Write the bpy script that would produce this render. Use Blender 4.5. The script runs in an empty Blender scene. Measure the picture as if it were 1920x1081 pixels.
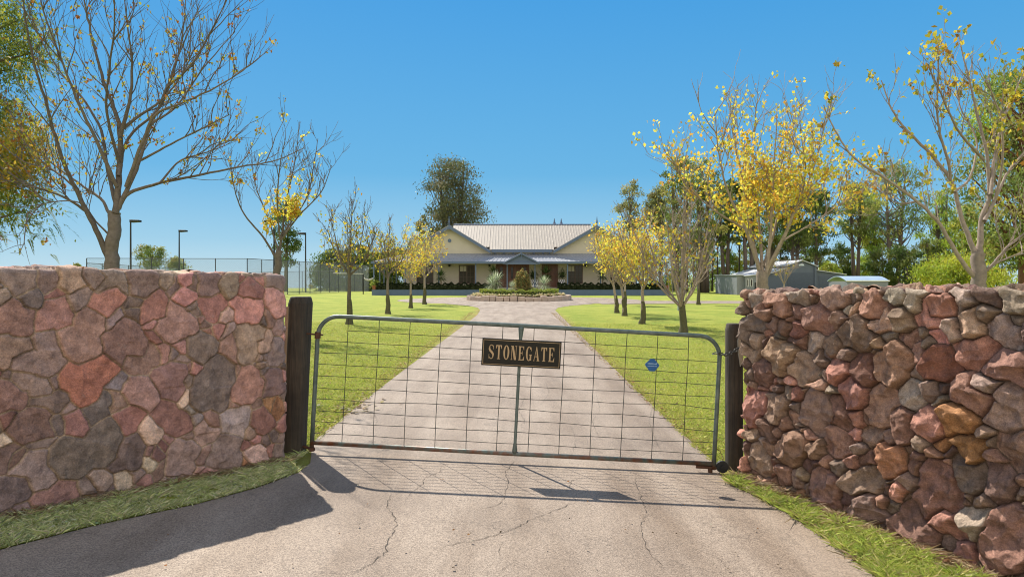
import bpy, math, random
import numpy as np
from mathutils import Vector, Matrix

# ------------------------------------------------------------------ camera, sky, sun, exposure
S = bpy.context.scene
C = bpy.context.collection
FPX = 1280.0          # focal length in photograph pixels (24 mm on a 36 mm sensor)
EYE = 1.67
HORY = 523.0
cam_d = bpy.data.cameras.new('camera')
cam_d.lens = 24.0; cam_d.sensor_width = 36.0
cam_d.shift_y = -(540.5 - HORY) / 1920.0
cam_d.clip_start = 0.05; cam_d.clip_end = 8000
cam = bpy.data.objects.new('camera', cam_d); C.objects.link(cam)
cam.location = (0, 0, EYE); cam.rotation_euler = (math.radians(90), 0, 0)
S.camera = cam

SUN_DIR = Vector((-0.46, 0.76, 1.0)).normalized()      # towards the sun
SUN_EL = math.asin(SUN_DIR.z)
SUN_AZ = math.atan2(SUN_DIR.x, SUN_DIR.y)              # clockwise from +Y
W = bpy.data.worlds.new('World'); S.world = W; W.use_nodes = True
nt = W.node_tree; nt.nodes.clear()
sky = nt.nodes.new('ShaderNodeTexSky'); sky.sky_type = 'NISHITA'; sky.sun_disc = False
sky.sun_elevation = SUN_EL; sky.sun_rotation = SUN_AZ
sky.air_density = 1.25; sky.dust_density = 0.4; sky.ozone_density = 1.6; sky.altitude = 100
bg = nt.nodes.new('ShaderNodeBackground'); bg.inputs['Strength'].default_value = 0.006; SKY_K = 0.645
wo = nt.nodes.new('ShaderNodeOutputWorld')
tc = nt.nodes.new('ShaderNodeTexCoord'); sp = nt.nodes.new('ShaderNodeSeparateXYZ')
mx = nt.nodes.new('ShaderNodeMath'); mx.operation = 'MAXIMUM'; mx.inputs[1].default_value = 0.012
cb = nt.nodes.new('ShaderNodeCombineXYZ')
L_ = nt.links.new
L_(tc.outputs['Generated'], sp.inputs[0]); L_(sp.outputs[0], cb.inputs[0]); L_(sp.outputs[1], cb.inputs[1])
L_(sp.outputs[2], mx.inputs[0]); L_(mx.outputs[0], cb.inputs[2]); L_(cb.outputs[0], sky.inputs['Vector'])
L_(sky.outputs[0], bg.inputs['Color'])
# clear deep-blue autumn sky by height, with bright cloud added unseen behind the camera to fill shaded faces
rp_ = nt.nodes.new('ShaderNodeValToRGB'); L_(sp.outputs[2], rp_.inputs[0])
el_ = rp_.color_ramp.elements
for k, (p, c) in enumerate([(0.0, (.47, .68, .80)), (.055, (.27, .54, .75)), (.15, (.105, .405, .71)), (.38, (.045, .315, .70)), (1.0, (.05, .20, .48))]):
    e = el_[k] if k < 2 else el_.new(p)
    e.position = p; e.color = (*c, 1)
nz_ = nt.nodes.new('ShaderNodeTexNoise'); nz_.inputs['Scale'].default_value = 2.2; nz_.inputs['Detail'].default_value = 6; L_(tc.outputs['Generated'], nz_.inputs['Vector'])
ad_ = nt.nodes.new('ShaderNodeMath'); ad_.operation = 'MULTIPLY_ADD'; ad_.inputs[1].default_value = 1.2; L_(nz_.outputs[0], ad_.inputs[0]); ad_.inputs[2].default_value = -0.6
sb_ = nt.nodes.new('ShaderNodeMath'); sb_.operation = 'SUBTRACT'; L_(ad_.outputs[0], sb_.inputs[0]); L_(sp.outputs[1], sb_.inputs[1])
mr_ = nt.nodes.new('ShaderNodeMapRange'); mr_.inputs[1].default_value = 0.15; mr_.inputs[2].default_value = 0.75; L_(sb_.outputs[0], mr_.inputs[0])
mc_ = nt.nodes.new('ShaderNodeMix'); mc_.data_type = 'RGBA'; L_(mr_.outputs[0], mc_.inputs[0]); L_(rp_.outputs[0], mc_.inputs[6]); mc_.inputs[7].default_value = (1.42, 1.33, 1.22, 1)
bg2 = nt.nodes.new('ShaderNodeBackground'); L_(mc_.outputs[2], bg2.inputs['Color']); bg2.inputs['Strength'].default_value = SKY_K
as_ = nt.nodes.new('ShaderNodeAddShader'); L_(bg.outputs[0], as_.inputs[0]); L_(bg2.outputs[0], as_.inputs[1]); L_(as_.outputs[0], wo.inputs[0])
sd = bpy.data.lights.new('sun', 'SUN'); sd.energy = 4.9; sd.angle = math.radians(0.53); sd.color = (1.0, 0.93, 0.82)
so = bpy.data.objects.new('sun', sd); C.objects.link(so)
so.rotation_euler = SUN_DIR.to_track_quat('Z', 'Y').to_euler(); so.location = (-20, 30, 40)
S.view_settings.view_transform = 'Standard'; S.view_settings.look = 'None'
S.view_settings.exposure = 0.64; S.view_settings.gamma = 1.0; S.view_settings.use_curve_mapping = False
S.cycles.pixel_filter_type = 'BLACKMAN_HARRIS'; S.cycles.filter_width = 1.05; S.cycles.max_bounces = 6; S.cycles.diffuse_bounces = 3; S.cycles.transmission_bounces = 4
S.cycles.transparent_max_bounces = 8

# ------------------------------------------------------------------ helpers
rnd = random.Random(11)
R = np.random.default_rng(7)
ORG = {}

def zg(x, y):
    """height of the ground: falls to the right by the gate, level by the house, drops away behind"""
    x = np.asarray(x, float); y = np.asarray(y, float)
    w = np.clip((30 - y) / 20.0, 0, 1); w = w * w * (3 - 2 * w)
    z = -0.048 * np.clip(x, -7, 7) * w
    d = np.clip(np.hypot(np.clip(np.abs(x) - 60, 0, None), np.clip(y - 92, 0, None)), 0, 900)
    z = z - 0.05 * d * np.clip(d / 25.0, 0, 1)
    return z
def zgf(x, y): return float(zg(x, y))
def P(u, v, Y):
    return ((u - 960) * Y / FPX, Y, EYE + (HORY - v) * Y / FPX)
def G(u, v):
    """ground point seen at photograph pixel u, v"""
    h = EYE
    for _ in range(12):
        Y = FPX * h / max(v - HORY, 1); x = (u - 960) * Y / FPX; h = EYE - zgf(x, Y)
    return (x, Y, zgf(x, Y))

def nodes_of(m):
    m.use_nodes = True
    n = m.node_tree.nodes; n.clear()
    o = n.new('ShaderNodeOutputMaterial'); b = n.new('ShaderNodeBsdfPrincipled')
    m.node_tree.links.new(b.outputs[0], o.inputs[0])
    return n, m.node_tree.links, b, o
def setc(sock, c): sock.default_value = (c[0], c[1], c[2], 1)
def noise_fac(n, l, scale, detail=4, rough=0.6, lo=0.3, hi=0.7, vec=None, dist=0.0):
    t = n.new('ShaderNodeTexNoise'); t.inputs['Scale'].default_value = scale; t.inputs['Detail'].default_value = detail
    t.inputs['Roughness'].default_value = rough; t.inputs['Distortion'].default_value = dist
    if vec is not None: l.new(vec, t.inputs['Vector'])
    r = n.new('ShaderNodeMapRange'); r.inputs[1].default_value = lo; r.inputs[2].default_value = hi
    l.new(t.outputs[0], r.inputs[0]); return r.outputs[0]
def mixc(n, l, f, a, b, mode='MIX'):
    m = n.new('ShaderNodeMix'); m.data_type = 'RGBA'; m.blend_type = mode
    if isinstance(f, float): m.inputs[0].default_value = f
    else: l.new(f, m.inputs[0])
    for s, x in ((6, a), (7, b)):
        if isinstance(x, (tuple, list)): setc(m.inputs[s], x)
        else: l.new(x, m.inputs[s])
    return m.outputs[2]
def bump(n, l, b, h, strength=0.4, dist=0.01):
    u = n.new('ShaderNodeBump'); u.inputs['Strength'].default_value = strength; u.inputs['Distance'].default_value = dist
    l.new(h, u.inputs['Height']); l.new(u.outputs[0], b.inputs['Normal'])
def coords(n, kind='Object'):
    return n.new('ShaderNodeTexCoord').outputs[kind]

def plain(name, col, rough=0.6, metal=0.0, var=0.15, scale=6.0, bs=0.15, spec=0.5):
    """a base colour with soft wear and a light bump"""
    m = bpy.data.materials.new(name); n, l, b, o = nodes_of(m)
    co = coords(n)
    f = noise_fac(n, l, scale, 5, 0.65, 0.3, 0.7, co)
    d = tuple(c * (1 - var) for c in col); e = tuple(min(1, c * (1 + var)) for c in col)
    l.new(mixc(n, l, f, d, e), b.inputs['Base Color'])
    b.inputs['Roughness'].default_value = rough; b.inputs['Metallic'].default_value = metal
    b.inputs['Specular IOR Level'].default_value = spec
    if bs: bump(n, l, b, noise_fac(n, l, scale * 12, 3, 0.6, 0, 1, co), bs, 0.01)
    return m
def attr_mat(name, rough=0.85, transl=0.0, var=0.12, scale=30, bs=0.2, spec=0.3, bscale=120, bdist=0.004):
    """colour from the mesh's own colour attribute (leaf age, stone kind), optional leaf translucency"""
    m = bpy.data.materials.new(name); n, l, b, o = nodes_of(m)
    a = n.new('ShaderNodeAttribute'); a.attribute_name = 'Col'
    co = coords(n)
    col = a.outputs['Color']
    if var:
        f = noise_fac(n, l, scale, 5, 0.65, 0.3, 0.7, co)
        col = mixc(n, l, 1.0, col, mixc(n, l, f, (1 - var,) * 3, (1 + var,) * 3), 'MULTIPLY')
    l.new(col, b.inputs['Base Color'])
    b.inputs['Roughness'].default_value = rough; b.inputs['Specular IOR Level'].default_value = spec
    if bs: bump(n, l, b, noise_fac(n, l, bscale, 5, 0.7, 0, 1, co), bs, bdist)
    if transl:
        t = n.new('ShaderNodeBsdfTranslucent'); l.new(col, t.inputs['Color'])
        x = n.new('ShaderNodeMixShader'); x.inputs[0].default_value = transl
        l.new(b.outputs[0], x.inputs[1]); l.new(t.outputs[0], x.inputs[2]); l.new(x.outputs[0], o.inputs[0])
    return m

class MB:
    def __init__(s): s.v = []; s.f = []; s.c = []; s.nv = 0
    def add(s, verts, faces, col=None):
        verts = np.asarray(verts, float).reshape(-1, 3)
        s.v.append(verts); k = s.nv; s.nv += len(verts)
        for f in faces:
            s.f.append([i + k for i in f]); s.c.append(col)
        return s
    def box(s, x0, x1, y0, y1, z0, z1, col=None):
        v = [(x, y, z) for z in (z0, z1) for y in (y0, y1) for x in (x0, x1)]
        return s.add(v, [(0, 2, 3, 1), (4, 5, 7, 6), (0, 1, 5, 4), (1, 3, 7, 5), (3, 2, 6, 7), (2, 0, 4, 6)], col)
    def prism(s, poly, axis, a0, a1, col=None):
        """poly: 2-D outline; axis 'y': (x,z) swept in y; 'x': (y,z) swept in x; 'z': (x,y) swept in z"""
        n = len(poly)
        mk = {'y': lambda p, a: (p[0], a, p[1]), 'x': lambda p, a: (a, p[0], p[1]), 'z': lambda p, a: (p[0], p[1], a)}[axis]
        v = [mk(p, a0) for p in poly] + [mk(p, a1) for p in poly]
        f = [tuple(range(n))[::-1], tuple(range(n, 2 * n))] + [(i, (i + 1) % n, n + (i + 1) % n, n + i) for i in range(n)]
        return s.add(v, f, col)
    def tube(s, pts, rad, n=8, col=None, cap=True):
        pts = [Vector(p) for p in pts]; m = len(pts)
        if not hasattr(rad, '__len__'): rad = [rad] * m
        vs = []; ref = None
        for i, p in enumerate(pts):
            t = (pts[min(i + 1, m - 1)] - pts[max(i - 1, 0)])
            t = t.normalized() if t.length > 1e-9 else Vector((0, 0, 1))
            if ref is None:
                ref = t.orthogonal().normalized()
            ref = ref - t * ref.dot(t)
            ref = ref.normalized() if ref.length > 1e-6 else t.orthogonal().normalized()
            bi = t.cross(ref)
            for k in range(n):
                a = 2 * math.pi * k / n
                vs.append(p + (ref * math.cos(a) + bi * math.sin(a)) * rad[i])
        fs = [(i * n + k, i * n + (k + 1) % n, (i + 1) * n + (k + 1) % n, (i + 1) * n + k) for i in range(m - 1) for k in range(n)]
        if cap: fs += [tuple(range(n))[::-1], tuple(range((m - 1) * n, m * n))]
        return s.add([tuple(v) for v in vs], fs, col)
    def lathe(s, prof, c=(0, 0, 0), n=16, col=None):
        vs = [(c[0] + r * math.cos(2 * math.pi * k / n), c[1] + r * math.sin(2 * math.pi * k / n), c[2] + z) for r, z in prof for k in range(n)]
        m = len(prof)
        fs = [(i * n + k, i * n + (k + 1) % n, (i + 1) * n + (k + 1) % n, (i + 1) * n + k) for i in range(m - 1) for k in range(n)]
        fs += [tuple(range(n))[::-1], tuple(range((m - 1) * n, m * n))]
        return s.add(vs, fs, col)
    def build(s, name, mat, parent=None, smooth=False, bevel=0, local=False):
        V = np.concatenate(s.v) if s.v else np.zeros((0, 3))
        if parent is not None and not local: V = V - np.array(ORG.get(parent.name, (0, 0, 0)))
        me = bpy.data.meshes.new(name); me.from_pydata(V.tolist(), [], s.f)
        if any(c is not None for c in s.c):
            ln = np.array([len(f) for f in s.f])
            cols = np.array([(c if c is not None else (.5, .5, .5)) for c in s.c])
            cc = np.ones((ln.sum(), 4), np.float32); cc[:, :3] = np.repeat(cols, ln, axis=0)
            a = me.color_attributes.new('Col', 'FLOAT_COLOR', 'CORNER'); a.data.foreach_set('color', cc.ravel())
        if smooth: me.polygons.foreach_set('use_smooth', [True] * len(me.polygons))
        me.materials.append(mat); me.update()
        o = bpy.data.objects.new(name, me); C.objects.link(o)
        if parent is not None:
            o.parent = parent; ORG[o.name] = (0, 0, 0) if local else ORG.get(parent.name, (0, 0, 0))
        if bevel:
            b = o.modifiers.new('bevel', 'BEVEL'); b.width = bevel; b.segments = 2; b.limit_method = 'ANGLE'
        return o
def quads(name, V, mat, cols=None, parent=None, n=4, smooth=False):
    """V: (k, n, 3) array of separate n-gons, cols (k,3)"""
    V = np.asarray(V, np.float32); k = len(V)
    if parent is not None: V = V - np.array(ORG.get(parent.name, (0, 0, 0)), np.float32)
    me = bpy.data.meshes.new(name)
    me.vertices.add(k * n); me.vertices.foreach_set('co', V.ravel())
    me.loops.add(k * n); me.loops.foreach_set('vertex_index', np.arange(k * n, dtype=np.int32))
    me.polygons.add(k); me.polygons.foreach_set('loop_start', np.arange(0, k * n, n, dtype=np.int32))
    me.polygons.foreach_set('loop_total', np.full(k, n, np.int32))
    if cols is not None:
        cc = np.ones((k * n, 4), np.float32); cc[:, :3] = np.repeat(np.asarray(cols), n, axis=0)
        a = me.color_attributes.new('Col', 'FLOAT_COLOR', 'CORNER'); a.data.foreach_set('color', cc.ravel())
    me.materials.append(mat); me.update(calc_edges=True); me.validate()
    o = bpy.data.objects.new(name, me); C.objects.link(o)
    if parent is not None: o.parent = parent; ORG[o.name] = ORG.get(parent.name, (0, 0, 0))
    return o
def gridmesh(name, V, mat, cols=None, parent=None, smooth=True):
    """V (a,b,3) grid of vertices"""
    a, b = V.shape[:2]
    if parent is not None: V = V - np.array(ORG.get(parent.name, (0, 0, 0)))
    idx = np.arange(a * b).reshape(a, b)
    F = np.stack([idx[:-1, :-1], idx[1:, :-1], idx[1:, 1:], idx[:-1, 1:]], -1).reshape(-1, 4).astype(np.int32)
    me = bpy.data.meshes.new(name)
    me.vertices.add(a * b); me.vertices.foreach_set('co', V.astype(np.float32).ravel())
    me.loops.add(F.size); me.loops.foreach_set('vertex_index', F.ravel())
    me.polygons.add(len(F)); me.polygons.foreach_set('loop_start', np.arange(0, F.size, 4, dtype=np.int32))
    me.polygons.foreach_set('loop_total', np.full(len(F), 4, np.int32))
    if smooth: me.polygons.foreach_set('use_smooth', np.ones(len(F), bool))
    if cols is not None:
        cc = np.ones((a * b, 4), np.float32); cc[:, :3] = cols.reshape(-1, 3)
        t = me.color_attributes.new('Col', 'FLOAT_COLOR', 'POINT'); t.data.foreach_set('color', cc.ravel())
    me.materials.append(mat); me.update(calc_edges=True)
    o = bpy.data.objects.new(name, me); C.objects.link(o)
    if parent is not None: o.parent = parent; ORG[o.name] = ORG.get(parent.name, (0, 0, 0))
    return o
def tag(o, label=None, cat=None, group=None, kind=None):
    if label: o['label'] = label
    if cat: o['category'] = cat
    if group: o['group'] = group
    if kind: o['kind'] = kind
    return o
def thing(name, label, cat, loc, group=None, rot=(0, 0, 0)):
    o = bpy.data.objects.new(name, None); C.objects.link(o); o.empty_display_size = 0.2
    o.location = loc; o.rotation_euler = rot; ORG[o.name] = tuple(loc)
    return tag(o, label, cat, group)
def kids(o): return [c for c in bpy.data.objects if c.parent == o]
def copy_tree(o, parent=None):
    c = o.copy(); C.objects.link(c)
    if parent is not None: c.parent = parent
    for ch in kids(o): copy_tree(ch, c)
    return c

# ---- 2-D value noise
def _h(ix, iy, s):
    n = (ix * 374761393 + iy * 668265263 + s * 1442695041) & 0xffffffff
    n = ((n ^ (n >> 13)) * 1274126177) & 0xffffffff
    return ((n ^ (n >> 16)) & 0xffff) / 65535.0
def vnoise(x, y, s=0):
    ix = np.floor(x).astype(np.int64); iy = np.floor(y).astype(np.int64); fx = x - ix; fy = y - iy
    fx = fx * fx * (3 - 2 * fx); fy = fy * fy * (3 - 2 * fy)
    return (_h(ix, iy, s) * (1 - fx) + _h(ix + 1, iy, s) * fx) * (1 - fy) + (_h(ix, iy + 1, s) * (1 - fx) + _h(ix + 1, iy + 1, s) * fx) * fy
def fbm(x, y, oct=4, s=0, gain=0.5):
    t = 0; a = 1; tot = 0
    for k in range(oct):
        t = t + a * (vnoise(x * 2 ** k + 17.3 * k, y * 2 ** k - 9.1 * k, s + k) - 0.5) * 2; tot += a; a *= gain
    return t / tot

# ------------------------------------------------------------------ ground
def lawn_mat():
    m = bpy.data.materials.new('lawn'); n, l, b, o = nodes_of(m); co = coords(n)
    f1 = noise_fac(n, l, 0.5, 8, 0.7, 0.38, 0.62, co)
    f2 = noise_fac(n, l, 9, 8, 0.75, 0.3, 0.72, co)
    f3 = noise_fac(n, l, 60, 4, 0.7, 0.25, 0.75, co)
    c = mixc(n, l, f1, (0.27, 0.34, 0.055), (0.50, 0.485, 0.10))
    c = mixc(n, l, f2, c, mixc(n, l, 0.75, c, (0.20, 0.28, 0.04)))
    c = mixc(n, l, 1.0, c, mixc(n, l, f3, (0.6, 0.62, 0.6), (1.35, 1.3, 1.2)), 'MULTIPLY')
    # straw-coloured worn patches
    f4 = noise_fac(n, l, 2.3, 6, 0.7, 0.60, 0.72, co)
    fm = n.new('ShaderNodeMath'); fm.operation = 'MULTIPLY'; fm.inputs[1].default_value = 0.4; l.new(f4, fm.inputs[0])
    c = mixc(n, l, fm.outputs[0], c, (0.46, 0.40, 0.12))
    # dry, litter-browned turf along both edges of the drive
    s = n.new('ShaderNodeSeparateXYZ'); l.new(co, s.inputs[0])
    ax = n.new('ShaderNodeMath'); ax.operation = 'SUBTRACT'; ax.inputs[1].default_value = 0.15; l.new(s.outputs[0], ax.inputs[0])
    ab_ = n.new('ShaderNodeMath'); ab_.operation = 'ABSOLUTE'; l.new(ax.outputs[0], ab_.inputs[0])
    er = n.new('ShaderNodeMapRange'); er.inputs[1].default_value = 2.35; er.inputs[2].default_value = 1.85; l.new(ab_.outputs[0], er.inputs[0])
    f5 = noise_fac(n, l, 3.0, 5, 0.7, 0.35, 0.6, co)
    em = n.new('ShaderNodeMath'); em.operation = 'MULTIPLY'; l.new(er.outputs[0], em.inputs[0]); l.new(f5, em.inputs[1])
    c = mixc(n, l, em.outputs[0], c, (0.34, 0.22, 0.10))
    l.new(c, b.inputs['Base Color']); b.inputs['Roughness'].default_value = 0.9; b.inputs['Specular IOR Level'].default_value = 0.15
    bump(n, l, b, f3, 0.9, 0.03)
    return m
M_LAWN = lawn_mat()
def axis(a): return np.array(a, float)
gx = np.concatenate([-np.geomspace(3000, 8, 34), np.linspace(-7.5, 7.5, 61), np.geomspace(8, 3000, 34)])
gy = np.concatenate([[-400, -60, -15, -5], np.linspace(-2, 30, 129), np.linspace(31, 130, 60), np.geomspace(135, 3600, 34)])
GX, GY = np.meshgrid(gx, gy, indexing='ij')
GZ = zg(GX, GY)
near = (np.abs(GX) < 12) & (GY < 40)
GZ = GZ + np.where(near & (np.abs(GX) > 2.6) & (GY > 7.5), 0.018 * fbm(GX * 0.9, GY * 0.9, 2, 5), 0) - 0.006
GZ = GZ - np.where((np.abs(GX) < 1.45) & (GY < 42), 0.03, 0)
tag(gridmesh('ground', np.stack([GX, GY, GZ], -1), M_LAWN), kind='structure')

def asphalt_mat():
    m = bpy.data.materials.new('aggregate_asphalt'); n, l, b, o = nodes_of(m); co = coords(n)
    f1 = noise_fac(n, l, 0.9, 6, 0.62, 0.3, 0.7, co)
    f2 = noise_fac(n, l, 260, 3, 0.8, 0.28, 0.72, co)
    v = n.new('ShaderNodeTexVoronoi'); v.inputs['Scale'].default_value = 190; l.new(co, v.inputs['Vector'])
    v2 = n.new('ShaderNodeTexVoronoi'); v2.inputs['Scale'].default_value = 34; l.new(co, v2.inputs['Vector'])
    c = mixc(n, l, f1, (0.222, 0.172, 0.128), (0.315, 0.25, 0.188))
    cr = n.new('ShaderNodeSeparateColor'); l.new(v.outputs['Color'], cr.inputs[0])
    c = mixc(n, l, 1.0, c, mixc(n, l, cr.outputs[0], (0.5, 0.48, 0.48), (1.45, 1.45, 1.48)), 'MULTIPLY')
    c = mixc(n, l, 1.0, c, mixc(n, l, f2, (0.78,) * 3, (1.18,) * 3), 'MULTIPLY')
    mps = n.new('ShaderNodeMapping'); mps.inputs['Scale'].default_value = (1.6, 0.22, 1); l.new(co, mps.inputs[0])
    fs = noise_fac(n, l, 1.3, 6, 0.6, 0.42, 0.66, mps.outputs[0])      # wheel-worn streaks and damp stains along the drive
    c = mixc(n, l, 1.0, c, mixc(n, l, fs, (1.08, 1.08, 1.08), (.74, .69, .64)), 'MULTIPLY')
    # dark pores, pale chips
    r = n.new('ShaderNodeMapRange'); r.inputs[1].default_value = 0.05; r.inputs[2].default_value = 0.11; l.new(v2.outputs['Distance'], r.inputs[0])
    cr2 = n.new('ShaderNodeSeparateColor'); l.new(v2.outputs['Color'], cr2.inputs[0])
    th = n.new('ShaderNodeMath'); th.operation = 'LESS_THAN'; th.inputs[1].default_value = 0.93; l.new(cr2.outputs[1], th.inputs[0])
    mxm = n.new('ShaderNodeMath'); mxm.operation = 'MAXIMUM'; l.new(r.outputs[0], mxm.inputs[0]); l.new(th.outputs[0], mxm.inputs[1])
    c = mixc(n, l, mxm.outputs[0], (0.07, 0.05, 0.04), c)
    # hair cracks: edges of big distorted cells, only in places
    nz = n.new('ShaderNodeTexNoise'); nz.inputs['Scale'].default_value = 2.4; nz.inputs['Detail'].default_value = 8; nz.inputs['Roughness'].default_value = 0.7
    l.new(co, nz.inputs['Vector'])
    mv = n.new('ShaderNodeMix'); mv.data_type = 'VECTOR'; mv.inputs[0].default_value = 0.42; l.new(co, mv.inputs[4]); l.new(nz.outputs['Color'], mv.inputs[5])
    ve = n.new('ShaderNodeTexVoronoi'); ve.feature = 'DISTANCE_TO_EDGE'; ve.inputs['Scale'].default_value = 1.5; l.new(mv.outputs[1], ve.inputs['Vector'])
    re = n.new('ShaderNodeMapRange'); re.inputs[1].default_value = 0.001; re.inputs[2].default_value = 0.006; l.new(ve.outputs[0], re.inputs[0])
    fm = noise_fac(n, l, 1.1, 3, 0.5, 0.46, 0.56, co)
    mm = n.new('ShaderNodeMath'); mm.operation = 'MAXIMUM'; l.new(re.outputs[0], mm.inputs[0]); l.new(fm, mm.inputs[1])
    c = mixc(n, l, mm.outputs[0], mixc(n, l, 0.6, c, (0.06, 0.045, 0.035)), c)
    l.new(c, b.inputs['Base Color'])
    b.inputs['Roughness'].default_value = 0.72; b.inputs['Specular IOR Level'].default_value = 0.4
    bump(n, l, b, v.outputs['Distance'], 0.55, 0.004)
    return m
M_ROAD = asphalt_mat()
def strip(name, pairs, mat, dz=0.004, nx=14, ny=10):
    """a sheet between a left and a right edge, following the ground"""
    rows = []
    for (a, b) in pairs: rows.append([(a[0] + (b[0] - a[0]) * t, a[1] + (b[1] - a[1]) * t) for t in np.linspace(0, 1, nx)])
    rows = np.array(rows); out = []
    for i in range(len(rows) - 1):
        for k in range(ny): out.append(rows[i] + (rows[i + 1] - rows[i]) * k / ny)
    out.append(rows[-1]); out = np.array(out)
    Z = zg(out[..., 0], out[..., 1]) + dz
    return gridmesh(name, np.stack([out[..., 0], out[..., 1], Z], -1), mat)
gp = [G(0, 1031), G(180, 985), G(370, 945), G(480, 915), G(560, 886), G(582, 868)]
gq = [G(1640, 1081), G(1560, 1020), G(1480, 965), G(1415, 930), G(1362, 905), G(1345, 880)]
pairs = [((-6.0, -3.0), (6.5, -3.0)), ((-4.6, 1.5), (3.2, 1.5))]
for a, b in zip(gp, gq): pairs.append(((a[0], a[1]), (b[0], b[1])))
pairs += [((-1.93, 6.6), (1.94, 6.7)), ((-1.92, 9), (1.96, 9)), ((-1.85, 14), (2.02, 14)), ((-1.75, 22), (2.1, 22)), ((-1.62, 32), (2.22, 32)),
          ((-1.7, 36.5), (2.3, 36.5)), ((-2.0, 40.0), (2.7, 40.0)), ((-2.8, 43), (3.7, 43)), ((-4.6, 46.2), (5.6, 46.2))]
drive = tag(strip('driveway', pairs, M_ROAD, 0.004), kind='structure')
# ring round the planting island and the branch to the sheds
an = np.linspace(0, 2 * math.pi, 97)
CX, CY = 0.55, 54.6
ring = []
for r in np.linspace(4.1, 9.6, 6): ring.append(np.stack([CX + r * 1.0 * np.cos(an), CY + r * np.sin(an), np.zeros_like(an)], -1))
ring = np.array(ring); ring[..., 2] = zg(ring[..., 0], ring[..., 1]) + 0.009
tag(gridmesh('turning_circle', ring, M_ROAD), kind='structure')
tag(strip('side_road', [((6, 45.5), (6, 52.5)), ((12, 46.3), (12, 52.3)), ((30, 47.5), (30, 51.5)), ((70, 50), (70, 54))], M_ROAD, 0.013, 6), kind='structure')

# cracks in the driveway, traced as thin sunken-looking dark ribbons with their own width
M_CRACK = plain('dark_crack', (0.06, 0.048, 0.038), 0.95, var=0.3, bs=0)
cr = MB()
def crack(pix, w=0.006, seed=0):
    r = random.Random(seed); pts = [G(*p)[:2] for p in pix]; dense = []
    for a, b in zip(pts, pts[1:]):
        L = math.dist(a, b); k = max(2, int(L / 0.035))
        for i in range(k):
            t = i / k; j = 0.012
            dense.append((a[0] + (b[0] - a[0]) * t + r.uniform(-j, j), a[1] + (b[1] - a[1]) * t + r.uniform(-j, j)))
    dense.append(pts[-1]); vs = []
    for i, p in enumerate(dense):
        q0 = dense[max(0, i - 1)]; q1 = dense[min(len(dense) - 1, i + 1)]
        dx, dy = q1[0] - q0[0], q1[1] - q0[1]; L = math.hypot(dx, dy) or 1
        e = min(i, len(dense) - 1 - i) / 6.0
        ww = w * .62 * (0.25 + r.random()) * min(1, 0.15 + e) / 2
        for sgn in (-1, 1):
            x = p[0] - dy / L * ww * sgn; y = p[1] + dx / L * ww * sgn
            vs.append((x, y, zgf(x, y) + 0.008))
    cr.add(vs, [(2 * i, 2 * i + 2, 2 * i + 3, 2 * i + 1) for i in range(len(dense) - 1)])
crack([(640, 1079), (680, 1068), (722, 1038), (730, 1012), (742, 985), (738, 965), (725, 952), (733, 925)], .008, 1)
crack([(965, 863), (948, 885), (952, 905), (945, 935), (940, 940), (925, 950), (880, 958)], .008, 2)
crack([(1085, 940), (1040, 957), (995, 975), (950, 998), (905, 1010), (860, 1020), (815, 1028)], .008, 3)
crack([(1250, 1078), (1235, 1055), (1212, 1030), (1202, 1000), (1200, 985), (1213, 965), (1205, 940), (1195, 915), (1190, 895)], .007, 4)
crack([(965, 1052), (945, 1068), (930, 1081)], .007, 5)
crack([(942, 1015), (935, 1040), (938, 1046)], .005, 6)
crack([(760, 935), (785, 915), (800, 895), (825, 885), (828, 868)], .005, 7)
crack([(985, 745), (973, 770), (985, 790), (975, 800), (990, 808)], .006, 8)
crack([(1225, 760), (1217, 790), (1225, 815), (1238, 845)], .006, 9)
crack([(1125, 825), (1110, 790), (1125, 770), (1118, 740)], .005, 10)
crack([(1075, 850), (1080, 825), (1070, 800), (1040, 795)], .005, 11)
crack([(700, 770), (708, 790), (702, 800)], .005, 12)
crack([(1060, 925), (1075, 900), (1100, 895)], .004, 13)
crack([(880, 985), (800, 975), (765, 972)], .0035, 14)
crack([(1320, 850), (1290, 840), (1250, 835)], .005, 15)
crack([(1015, 760), (1030, 735), (1022, 715)], .005, 16)
crack([(560, 1000), (620, 985), (660, 985), (700, 975)], .003, 17)
crack([(1370, 1075), (1350, 1050), (1320, 1035), (1290, 1025)], .003, 18)
co_ = cr.build('crack', M_CRACK, drive)
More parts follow.
